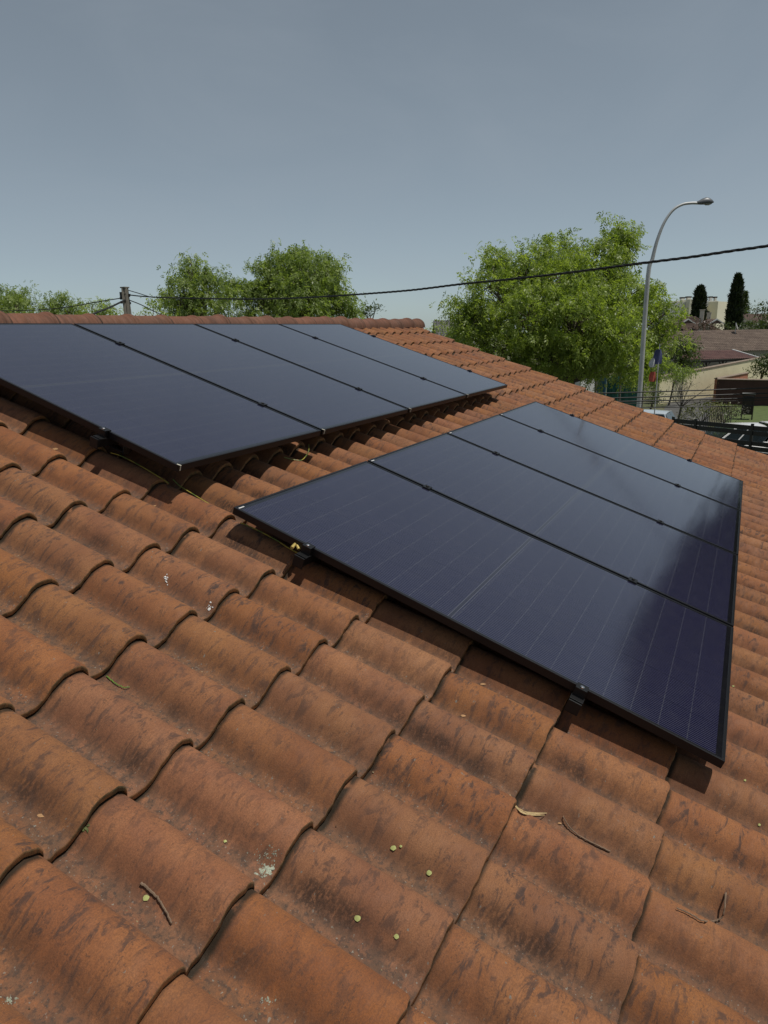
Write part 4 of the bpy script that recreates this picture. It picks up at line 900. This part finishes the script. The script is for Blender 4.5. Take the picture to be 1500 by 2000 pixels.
# carport with maroon roof in front of it
E0, E1 = ground_at(1350, 53.5), ground_at(1487, 58.0); dvc = (E1 - E0).normalized(); dvc = Vector((-dvc.y, dvc.x, 0)); dvc = dvc if dvc.dot(fw) > 0 else -dvc
cp = thing('carport', 'maroon tiled lean-to carport on dark timber posts behind the yellow wall', 'carport', E0)
up = lambda p, z: Vector((p.x, p.y, z))
build('roof', tiled_slope(up(E0, 2.22), up(E1, 2.06), up(E1 + dvc * 2.4, 2.66), up(E0 + dvc * 2.4, 2.82)), M_MAROON, cp, Matrix(), smooth=50)
mb = MB(); mb.box((up(E0, 2.12) + up(E1, 1.98)) / 2 + dvc * .12, ((E1 - E0).length, .12, .14), Matrix.Rotation(math.atan2((E1 - E0).y, (E1 - E0).x), 3, 'Z')); build('beam', mb, M_WOOD, cp, Matrix())
for k in range(5):
    p = E0.lerp(E1, 0.03 + k * .235) + dvc * .12; mb = MB(); mb.box(up(p, 1.0), (.14, .14, 2.0)); build('post', mb, M_WOOD, cp, Matrix())
    for s in (-1, 1):
        mb = MB(); e = (E1 - E0).normalized() * s; mb.tube([up(p, 1.55), up(p + e * .5, 2.0)], .05, 4); build('brace', mb, M_WOOD, cp, Matrix())
mb = MB(); mb.prism([up(E1, 2.12), up(E1, 2.20), up(E1 + dvc * 2.4, 2.80), up(E1 + dvc * 2.4, 2.72)], (E1 - E0).normalized() * .16); build('verge_flashing', mb, M_WHITE, cp, Matrix())
# hip-roofed house
E0, E1 = ground_at(1318, 78), ground_at(1432, 80); dvh = (E1 - E0).normalized(); dvh = Vector((-dvh.y, dvh.x, 0)); dvh = dvh if dvh.dot(fw) > 0 else -dvh
hh, r0, r1 = gable_house('hip_roof_house', 'house with a dark brown hipped roof below the apartment block', E0, E1, dvh * 7, 3.5, 5.7, M_WALLGREY, M_DARKROOF, hip=2.6)
for px, py0, py1, l in ((1370, 640, 606, 'a'), (1384, 638, 612, 'b')):
    p = at(px, 625, 79.5); ztop = at(px, py1, 79.5).z; mb = MB(); mb.box((p.x, p.y, (3.6 + ztop) / 2), (.42, .42, ztop - 3.6)); mb.box((p.x, p.y, ztop + .04), (.55, .55, .08)); build('chimney', mb, M_WALLPALE, hh, Matrix())
for px in (1345, 1401):                   # white bargeboards of the dormer gables
    p = at(px, 622, 77.0); e = rg; t_ = MB(); w = .8
    mb = MB(); mb.prism([p - e * w - Vector((0, 0, .5)), p, p + e * w - Vector((0, 0, .5)), p + e * w - Vector((0, 0, .62)), p - Vector((0, 0, .14)), p - e * w - Vector((0, 0, .62))], fw * .1); build('bargeboard', mb, M_WHITE, hh, Matrix())
    mb = MB(); mb.prism([p - e * w - Vector((0, 0, .52)), p - Vector((0, 0, .02)), p + e * w - Vector((0, 0, .52))], fw * 2.5); build('dormer_roof', mb, M_DARKROOF, hh, Matrix() @ Matrix.Translation(fw * .1))
# apartment block far behind
DA = 150; apm = simple('apartment_render', (0.72, 0.68, 0.52), 0.9, var=0.05, scale=0.4); apg = simple('apartment_grey', (0.55, 0.55, 0.52), 0.9, var=0.05, scale=0.4)
ab = thing('apartment_block', 'cream and grey flat-roofed apartment block with chimneys between two cypresses', 'apartment block', ground_at(1360, DA))
def ap(px, py, d=DA): return at(px, py, d)
def slab(px0, px1, pytop, d, depth, m, nm='wall'):
    a, b = ground_at(px0, d), ground_at(px1, d); z = ap((px0 + px1) / 2, pytop, d).z; mb = MB()
    mb.prism([a, b, b + fw * depth, a + fw * depth], (0, 0, z)); return build(nm, mb, m, ab, Matrix())
slab(1300, 1343, 591, DA + 1, 10, apg); slab(1343, 1372, 585, DA - 1, 10, apm); slab(1372, 1398, 588, DA + 2.2, 9, apg); a, b = ground_at(1398, DA - .5), ground_at(1424, DA + 5); z = ap(1411, 589).z; mb = MB(); mb.prism([a, b, b + fw * 8 - rg * 4, a + fw * 8 - rg * 4], (0, 0, z)); build('wall', mb, apm, ab, Matrix())
mb = MB(); a = ap(1373, 588.5, DA + .2); b = ap(1398, 588.5, DA + .2); a2 = ap(1373, 599, DA + .2)
mb.prism([a, b, Vector((b.x, b.y, a2.z)), Vector((a.x, a.y, a2.z))], fw * 1.9); build('parapet', mb, apg, ab, Matrix())
def apwin(px0, px1, py0, py1, d, m=M_WIN, nm='window'):
    a, b, c = ap(px0, py0, d), ap(px1, py0, d), ap(px1, py1, d); mb = MB()
    mb.prism([a, b, Vector((b.x, b.y, c.z)), Vector((a.x, a.y, c.z))], fw * .25); return build(nm, mb, m, ab, Matrix())
for x in (1408.2, 1412.3, 1416.6):
    dd = DA - .5 + (x - 1398) / 26 * 5.5 - .25; apwin(x - 1.1, x + 1.1, 600.5, 608.5, dd); apwin(x - 1.1, x + 1.1, 617, 622, dd)
for y0 in (596.5, 613): apwin(1328.5, 1338.5, y0, y0 + 8, DA + .85, simple('shutter', (.26, .27, .29), .7)); 
apwin(1375, 1397, 600, 607.5, DA + 2.05); apwin(1383, 1390, 600.3, 607.3, DA + 2.0, simple('blue_shutter', (.13, .15, .22), .7))
apwin(1374, 1397.5, 608, 614, DA + .3, M_WOOD, 'balcony_rail'); apwin(1332, 1337, 613, 621, DA + .8)
for x, w, yt in ((1334.5, 6, 583), (1346.5, 7, 581.5), (1374.5, 6, 580.5), (1389.5, 4.5, 581.5), (1398.5, 3.2, 582)):
    a, b = ap(x - w / 2, yt, DA + 3), ap(x + w / 2, yt, DA + 3); zb = ap(x, 592, DA + 3).z
    mb = MB(); mb.prism([a, b, Vector((b.x, b.y, zb)), Vector((a.x, a.y, zb))], fw * .8); ch = build('chimney', mb, apg, ab, Matrix())
    mb = MB(); e = rg * .12; mb.prism([a - e, b + e, b + e + Vector((0, 0, .30)), a - e + Vector((0, 0, .30))], fw * 1.0); build('chimney_cap', mb, M_WOOD, ch, Matrix())
# gable house at the right edge, grey roofed house behind the tree
E0, E1 = ground_at(1466, 108), ground_at(1484, 112)
gh, _, _ = gable_house('gable_house', 'small pale gabled house among trees at the right edge', E0, E0 + rg * 3.4, fw * 6, 5.2, 6.3, M_WALLPALE, M_DARKROOF)
wl = at(1462, 625, 104); mb = MB(); mb.prism([wl + rg * -.9 - Vector((0, 0, wl.z)), wl + rg * .5 - Vector((0, 0, wl.z)), wl + rg * .5, wl - rg * .9], fw * 3); build('annex', mb, M_WALLGREY, gh, Matrix())
E0 = ground_at(858, 66); E1 = ground_at(960, 66)
gable_house('grey_roof_house', 'grey-roofed house mostly hidden behind the big tree', E0, E1, fw * 7, 3.4, 5.6, M_WALLPALE, M_GREYROOF)
E0 = ground_at(1140, 46); E1 = ground_at(1178, 47)
gable_house('white_house', 'pale house wall glimpsed under the big tree left of the green netting', E0, E1, fw * 6, 3.0, 4.4, M_WHITE, M_BROWNROOF)

# ------------------------------------------------------------------ distant conifers and garden shrubs
def cypress(label, px, ptop_, pbase, wpx, d, seed, taper=0.55):
    b_ = ground_at(px, d); zt = at(px, ptop_, d).z; hw_ = wpx * d / F_PX / 2; g = np.random.default_rng(seed); n = 9000
    t_ = g.uniform(0, 1, n); zz = 0.6 + t_ * (zt - 0.6)
    prof_ = np.where(t_ < .55, 0.75 + .25 * np.sin(t_ / .55 * math.pi / 2), 1 - (1 - taper) * ((t_ - .55) / .45)) * np.clip((1 - t_) * 9, 0.15, 1) ** .5
    an = g.uniform(0, 2 * math.pi, n); rr_ = hw_ * prof_ * (0.80 + .20 * g.uniform(0, 1, n)) * (1 + .10 * np.sin(an * 3 + t_ * 30))
    P = np.stack([b_.x + np.cos(an) * rr_, b_.y + np.sin(an) * rr_, zz], 1)
    t = thing('cypress_tree', label, 'cypress', b_, 'two dark cypresses')
    mb = MB(); mb.tube([b_, (b_.x, b_.y, zt * .9)], [hw_ * .3, hw_ * .1], 8); build('trunk', mb, M_BARK, t, Matrix())
    link('crown', leaf_cloud('crown', P, 0.55, M_CYPRESS, -1.2, 0.35, seed=seed), t, Matrix())
cypress('shorter of the two dark cypresses, left one in front of the apartment block', 1361.5, 563, 640, 25, 100, 41, 0.6)
cypress('taller dark cypress at the right end of the apartment block', 1432, 541, 640, 27, 100, 42, 0.42)
d = 118; b_ = ground_at(1449, d); g = np.random.default_rng(5); P = []; zt = at(1449, 569, d).z
fir = thing('fir_tree', 'dark green fir with layered boughs right of the taller cypress', 'fir', b_); mb = MB(); mb.tube([b_, (b_.x, b_.y, zt)], [.2, .03], 8)
for k in range(16):
    z = zt - .3 - k * .42; r_ = .25 + k * .105
    for a in np.arange(0, 2 * math.pi, 0.55):
        a = a + g.normal() * .2; e = Vector((b_.x + math.cos(a) * r_, b_.y + math.sin(a) * r_, z - .25 * r_)); mb.tube([(b_.x, b_.y, z), e], [.03, .01], 4, False)
        for s in np.linspace(.25, 1, 8): P += [np.array(Vector((b_.x, b_.y, z)).lerp(e, s)) + g.normal(size=3) * .10 for _ in range(5)]
build('trunk', mb, M_BARK, fir, Matrix()); link('crown', leaf_cloud('crown', np.array(P), .34, M_LEAF_DARK, .2, .3, seed=6), fir, Matrix())
tree('small_tree', 'thin airy tree at the right edge above the gabled house', ground_at(1485, 100), [lob(1478, 602, 13, 100), lob(1495, 600, 14, 100), lob(1512, 606, 16, 100), lob(1488, 615, 14, 100)], None, M_LEAF_DARK, .40, .55, 16, .45, .16, 51, droop=.2, aspect=.4, twigs=.9)
tree('shrub', 'dark evergreen bushes below the gabled house at the right edge', ground_at(1480, 80), [lob(1460, 640, 12, 80), lob(1480, 636, 15, 80), lob(1500, 632, 18, 80), lob(1520, 634, 18, 80)], None, M_LEAF_DARK, .30, 1.2, 40, .45, .12, 52, 'shrub')
tree('shrub', 'reddish bare-looking bush on the slope of the hipped roof', ground_at(1376, 70), [lob(1366, 640, 9, 70), lob(1382, 637, 12, 70), lob(1395, 643, 10, 70)], None, M_REDLEAF, .25, 1.2, 26, .35, .08, 53, 'shrub', droop=.1, twigs=.9)
tree('shrub', 'green shrub beside the taller cypress foot', ground_at(1412, 72), [lob(1415, 640, 9, 72), lob(1428, 645, 9, 72)], None, M_LEAF_DARK, .25, 1.2, 34, .35, .08, 54, 'shrub')
tree('shrub', 'big dark bush left of the carport', ground_at(1330, 46), [lob(1330, 690, 22, 46), lob(1318, 705, 20, 46), lob(1345, 705, 18, 46), lob(1352, 680, 12, 46, .6), lob(1330, 672, 14, 46, .4)], None, M_LEAF_DARK, .20, 2.0, 60, .30, .12, 55, 'shrub')
tree('ivy', 'light green ivy hanging over the left end of the yellow wall', ground_at(1318, 43), [lob(1312, 727, 17, 42.6), lob(1330, 726, 17, 43), lob(1346, 724, 14, 43.6), lob(1320, 740, 12, 42.8)], None, M_LEAF_MID, .14, 2.4, 60, .22, .05, 56, 'ivy', droop=1.2)
tree('shrub', 'dark green yew bush behind the dark red wall at the right edge', ground_at(1495, 47), [lob(1482, 712, 11, 47), lob(1496, 708, 15, 47), lob(1515, 708, 18, 47), lob(1490, 722, 14, 47)], None, M_LEAF_DARK, .18, 2.4, 60, .28, .08, 57, 'shrub')
tree('climber', 'dark climber column beside the street lamp at the end of the yellow wall', ground_at(1282, 41), [lob(1282, 765, 9, 41), lob(1280, 745, 9, 41), lob(1284, 785, 9, 41), lob(1276, 728, 9, 41)], None, M_LEAF_DARK, .14, 2.6, 50, .20, .05, 58, 'climber', droop=1.0)
tree('shrub', 'sprawling olive-green bush in front of the driveway', ground_at(1385, 27), [lob(1350, 806, 12, 27), lob(1372, 800, 14, 27), lob(1395, 798, 13, 27), lob(1420, 792, 11, 27), lob(1335, 815, 10, 27)], None, M_DRYLEAF, .11, 3.2, 34, .17, .04, 59, 'shrub', droop=.1, twigs=.95)
tree('shrub', 'grey leafless thicket left of the lawn', ground_at(1425, 26), [lob(1412, 808, 12, 26), lob(1430, 803, 13, 26), lob(1445, 806, 11, 26), lob(1398, 815, 10, 26)], None, leaf_material('grey_twig_leaf', (.055, .055, .040), (.11, .10, .075), .1), .09, 3.2, 26, .16, .04, 60, 'shrub', droop=.0, twigs=1.0)
tree('small_tree', 'leafless young tree in front of the yellow wall', ground_at(1333, 27), [lob(1330, 765, 22, 27), lob(1352, 745, 18, 27), lob(1318, 745, 14, 27), lob(1360, 775, 18, 27), lob(1335, 735, 14, 27), lob(1385, 755, 16, 27), lob(1400, 775, 14, 27), lob(1310, 770, 14, 27)], None, M_DRYLEAF, .06, 6.0, 5, .12, .045, 61, droop=.2, bark=simple('grey_bark', (.10, .085, .07), .95), twigs=1.0)

# ------------------------------------------------------------------ green netting fence, flag, table
M_NET = simple('green_netting', (0.025, 0.115, 0.095), 0.8, var=0.45, scale=5, bump=0.5); M_NETB = simple('blue_tarp', (0.05, 0.14, 0.21), 0.7, var=0.3, scale=4)
nf = thing('netting_fence', 'green shade netting fence on concrete posts under the big tree', 'fence', ground_at(1176, 38))
for (x0, x1, m) in ((1172, 1191, M_NETB), (1192, 1216, M_NET), (1220, 1262, M_NET)):
    a, b = ground_at(x0, 38), ground_at(x1, 37.6); mb = MB(); n = 10; rings = []
    for k in range(n + 1):
        p = a.lerp(b, k / n) + fw * .04 * math.sin(k * 1.9); rings.append([p + Vector((0, 0, z)) + fw * .02 * math.sin(z * 4 + k) for z in (.1, .7, 1.3, 1.9, 2.25)] + [p + Vector((0, 0, z)) + fw * (.012 + .02 * math.sin(z * 4 + k)) for z in (2.25, 1.9, 1.3, .7, .1)])
    mb.loft(rings); build('net', mb, m, nf, Matrix(), smooth=True)
for x in (1170, 1218, 1264):
    p = ground_at(x, 37.7); mb = MB(); mb.box(p + Vector((0, 0, 1.15)), (.12, .12, 2.3)); build('post', mb, M_POLE, nf, Matrix(), bevel=.01)
DFG = 25.5; fb = ground_at(1291, DFG); fl = thing('flag_pole', 'slim pole with a limp blue, white and red flag by the yellow wall', 'flag', fb)
ft = Vector((fb.x, fb.y, at(1297, 672, DFG).z)); mb = MB(); mb.tube([fb, ft], [.022, .016], 8); build('pole', mb, M_GALV, fl, Matrix(), smooth=True)
for k, (c, y0, y1, w0, w1, sh) in enumerate((((.055, .065, .15), 683, 712, .10, .17, -.02), ((.50, .51, .55), 700, 718, .03, .13, -.20), ((.45, .09, .06), 727, 747, .09, .13, -.16))):
    m = simple('flag_cloth', c, .8, var=.15, scale=9); rings = []; a, b = at(1295, y0, DFG).z, at(1295, y1, DFG).z
    for t_ in np.linspace(0, 1, 6):
        z = a + (b - a) * t_; w = w0 + (w1 - w0) * math.sin(t_ * 2.6); c0 = Vector((fb.x, fb.y, z)) + rg * (sh - w)
        ring = [c0 + rg * (w * 2 * s) + fw * .05 * math.sin(s * 7 + t_ * 2) for s in np.linspace(0, 1, 7)]; rings.append(ring + [p + fw * .008 for p in reversed(ring)])
    mb = MB(); mb.loft(rings); build('flag_cloth', mb, m, fl, Matrix(), smooth=50)
gt = ground_at(1477, 36); tb = thing('garden_table', 'dark weathered garden table cluttered with pots on the lawn', 'table', gt)
zt = at(1477, 772, 36).z; mb = MB(); mb.box((gt.x, gt.y, zt), (.62, .62, .05)); build('table_top', mb, simple('grey_board', (.20, .20, .19), .8, var=.2), tb, Matrix(), bevel=.005)
for sx in (-1, 1):
    for sy in (-1, 1): mb = MB(); mb.box((gt.x + sx * .25, gt.y + sy * .25, zt / 2 - .02), (.06, .06, zt - .05)); build('leg', mb, M_WOOD, tb, Matrix())
mb = MB(); mb.box((gt.x, gt.y, zt * .55), (.46, .46, zt * .7)); build('cupboard', mb, M_WOOD, tb, Matrix(), bevel=.01)

# ------------------------------------------------------------------ slatted fence in front, low brushwood fence
M_SLAT = simple('black_slat', (0.012, 0.012, 0.013), 0.45, var=0.3, scale=3)
A, B = ground_at(1330, 21.5), ground_at(1640, 18.2); fd = (B - A).normalized(); ang = math.atan2(fd.y, fd.x); Lf = (B - A).length
sf = thing('slat_fence', 'black horizontal slat fence past the right roof edge', 'fence', A)
bays = [(0.0, 0.17), (0.17, 0.56), (0.56, 1.0)]
for bi, (s0, s1) in enumerate(bays):
    ln = Lf * (s1 - s0); mid_ = A.lerp(B, (s0 + s1) / 2)
    for k in range(13):
        z = 0.08 + k * 0.148
        if bi > 0 and k == 10: continue                       # one board missing: a gap to look through
        mb = MB(); mb.box(mid_ + Vector((0, 0, z + .065)), (ln - .06, .022, .128), Matrix.Rotation(ang + random.gauss(0, .002), 3, 'Z')); build('slat', mb, M_SLAT, sf, Matrix(), bevel=.004)
for s in (0.0, 0.17, 0.56, 1.0):
    p = A.lerp(B, s); mb = MB(); mb.box(p + Vector((0, 0, 1.02)) - Vector((-fd.y, fd.x, 0)) * 0, (.07, .07, 2.04), Matrix.Rotation(ang, 3, 'Z')); build('post', mb, M_SLAT, sf, Matrix(), bevel=.005)
A, B = ground_at(1392, 31.5), ground_at(1446, 31); bf = thing('paling_fence', 'low grey weathered paling fence behind the leafless thicket', 'fence', A)
M_PALE = simple('grey_paling', (.11, .10, .085), .9, var=.4, scale=12)
for k in range(16):
    p = A.lerp(B, k / 15); mb = MB(); mb.box(p + Vector((0, 0, .62)), (.06, .02, 1.24 + random.uniform(-.06, .06)), Matrix.Rotation(.3, 3, 'Z')); build('paling', mb, M_PALE, bf, Matrix())

# ------------------------------------------------------------------ parked cars
M_TYRE = simple('tyre', (.02, .02, .02), .85); M_RIM = simple('rim', (.45, .46, .47), .35, .9); M_AUTOGLASS = simple('car_glass', (.02, .028, .032), .05, var=.05)
M_REDL = simple('tail_lamp', (.25, .015, .012), .2); M_HEADL = simple('head_lamp', (.5, .52, .54), .15)
def car(label, loc, yaw, paint, h=1.48, L_=4.1, w=1.74, van=False):
    Mx = Matrix.Translation(loc) @ Matrix.Rotation(yaw, 4, 'Z'); t = thing('parked_car', label, 'car', Mx, 'parked cars')
    hw_ = w / 2; H = h
    def ring(x, zb, zt, hw2, tum=.06):
        return [Vector((x, -hw2 * .93, zb)), Vector((x, -hw2, zb + .16)), Vector((x, -hw2, zb + (zt - zb) * .6)), Vector((x, -hw2 * (1 - tum), zt - .05)), Vector((x, -hw2 * .8, zt)), Vector((x, 0, zt + .025)), Vector((x, hw2 * .8, zt)), Vector((x, hw2 * (1 - tum), zt - .05)), Vector((x, hw2, zb + (zt - zb) * .6)), Vector((x, hw2, zb + .16)), Vector((x, hw2 * .93, zb))]
    belt = H * .60
    mb = MB(); mb.loft([ring(-L_ / 2, .38, belt * .86, hw_ * .82), ring(-L_ / 2 + .12, .24, belt * .98, hw_ * .95), ring(-L_ * .28, .20, belt, hw_), ring(L_ * .12, .20, belt, hw_), ring(L_ * .20, .20, belt * .97, hw_), ring(L_ * .40, .22, belt * .84, hw_ * .97), ring(L_ / 2 - .06, .26, belt * .72, hw_ * .88), ring(L_ / 2, .36, belt * .60, hw_ * .76)])
    body = build('body', mb, paint, t, Mx, smooth=35)
    x0, x1, xr0, xr1 = -L_ * .475, L_ * .24, -L_ * .40, L_ * .05       # greenhouse: base rear/front, roof rear/front
    if van: xr0, xr1 = -L_ * .46, L_ * .14
    rw, bw = hw_ * .74, hw_ * .93
    def quad(a, b, c, d, nm, m, th=.02):
        a, b, c, d = map(Vector, (a, b, c, d)); n_ = (b - a).cross(d - a).normalized() * th; mbq = MB(); mbq.add([a, b, c, d, a - n_, b - n_, c - n_, d - n_], [(0, 1, 2, 3), (7, 6, 5, 4), (0, 4, 5, 1), (1, 5, 6, 2), (2, 6, 7, 3), (3, 7, 4, 0)]); return build(nm, mbq, m, t, Mx)
    # roof skin
    rr_ = []
    for s in np.linspace(0, 1, 6):
        x = xr0 + (xr1 - xr0) * s; z = H - .05 + .05 * math.sin(math.pi * (0.15 + .7 * s)); rr_.append([Vector((x, y * rw, z - .035 * abs(y) ** 3 - (0.05 if k in (0, 6) else 0))) for k, y in enumerate((-1.03, -.97, -.5, 0, .5, .97, 1.03))])
    mb = MB(); mb.loft([r + [p - Vector((0, 0, .03)) for p in reversed(r)] for r in rr_]); build('roof_panel', mb, paint, t, Mx, smooth=40)
    zr = H - .075
    quad((x1, -bw * .9, belt), (x1, bw * .9, belt), (xr1, rw, zr), (xr1, -rw, zr), 'windscreen', M_AUTOGLASS)
    quad((x0, bw * .9, belt), (x0, -bw * .9, belt), (xr0, -rw, zr), (xr0, rw, zr), 'rear_window', M_AUTOGLASS)
    for s in (-1, 1):
        xs = [x0 + .10, -L_ * .18, L_ * .05, x1 - .14]; top = lambda x: xr0 + (xr1 - xr0) * (x - x0) / (x1 - x0)
        for a, b in zip(xs, xs[1:]):
            q = [(a + .03, s * bw * .965, belt), (b - .03, s * bw * .965, belt), (top(b) - .03, s * rw * 1.01, zr), (top(a) + .03, s * rw * 1.01, zr)]
            quad(*(q if s > 0 else q[::-1]), 'side_window', M_AUTOGLASS)
        for a in xs:
            mb = MB(); mb.tube([(a, s * bw * .955, belt - .02), (top(a), s * rw * 1.0, zr + .01)], .035, 6); build('pillar', mb, paint, t, Mx, smooth=True)
        for xw in (-L_ * .31, L_ * .31):
            mb = MB(); rings = [[Vector((xw + r * math.cos(k * math.pi / 10), s * y, .31 + r * math.sin(k * math.pi / 10))) for k in range(20)] for y, r in ((hw_ - .19, .30), (hw_ - .16, .315), (hw_ - .02, .315), (hw_ + .005, .29), (hw_ + .005, .20))]
            mb.loft(rings); wl_ = build('wheel', mb, M_TYRE, t, Mx, smooth=50); mb = MB(); mb.tube([(xw, s * (hw_ - .02), .31), (xw, s * (hw_ + .008), .31)], [.20, .19], 16); build('rim', mb, M_RIM, wl_, Mx)
        mb = MB(); mb.box((L_ / 2 - .13, s * hw_ * .62, belt * .68), (.16, .30, .12)); build('headlight', mb, M_HEADL, t, Mx, bevel=.02)
        mb = MB(); mb.box((-L_ / 2 + .06, s * hw_ * .74, belt * .80), (.12, .16, .30)); build('tail_light', mb, M_REDL, t, Mx, bevel=.02)
        mb = MB(); mb.box((x1 - .05, s * (hw_ + .07), belt + .06), (.12, .16, .11)); build('mirror', mb, paint, t, Mx, bevel=.02)
    return t
P_SILVER = simple('pale_blue_paint', (.50, .56, .62), .30, .1, .03, 2, coat=.6); P_WHITE = simple('white_paint', (.74, .74, .73), .3, 0, .03, 2, coat=.6)
ya = math.atan2(rg.y, rg.x)
g1 = ground_at(1272, 28.6); car('pale silver-blue hatchback parked at the foot of the street lamp', g1 - rg * .75, ya + math.pi - 0.55, P_SILVER)
g2 = ground_at(1452, 23.6); car('white car half hidden behind the black slat fence', g2, ya + math.pi - .1, P_WHITE, h=1.50)
g3 = ground_at(1560, 23.0); car('white van behind the black slat fence at the right picture edge', g3, ya + math.pi - .1, P_WHITE, h=1.62, L_=4.4, van=True)
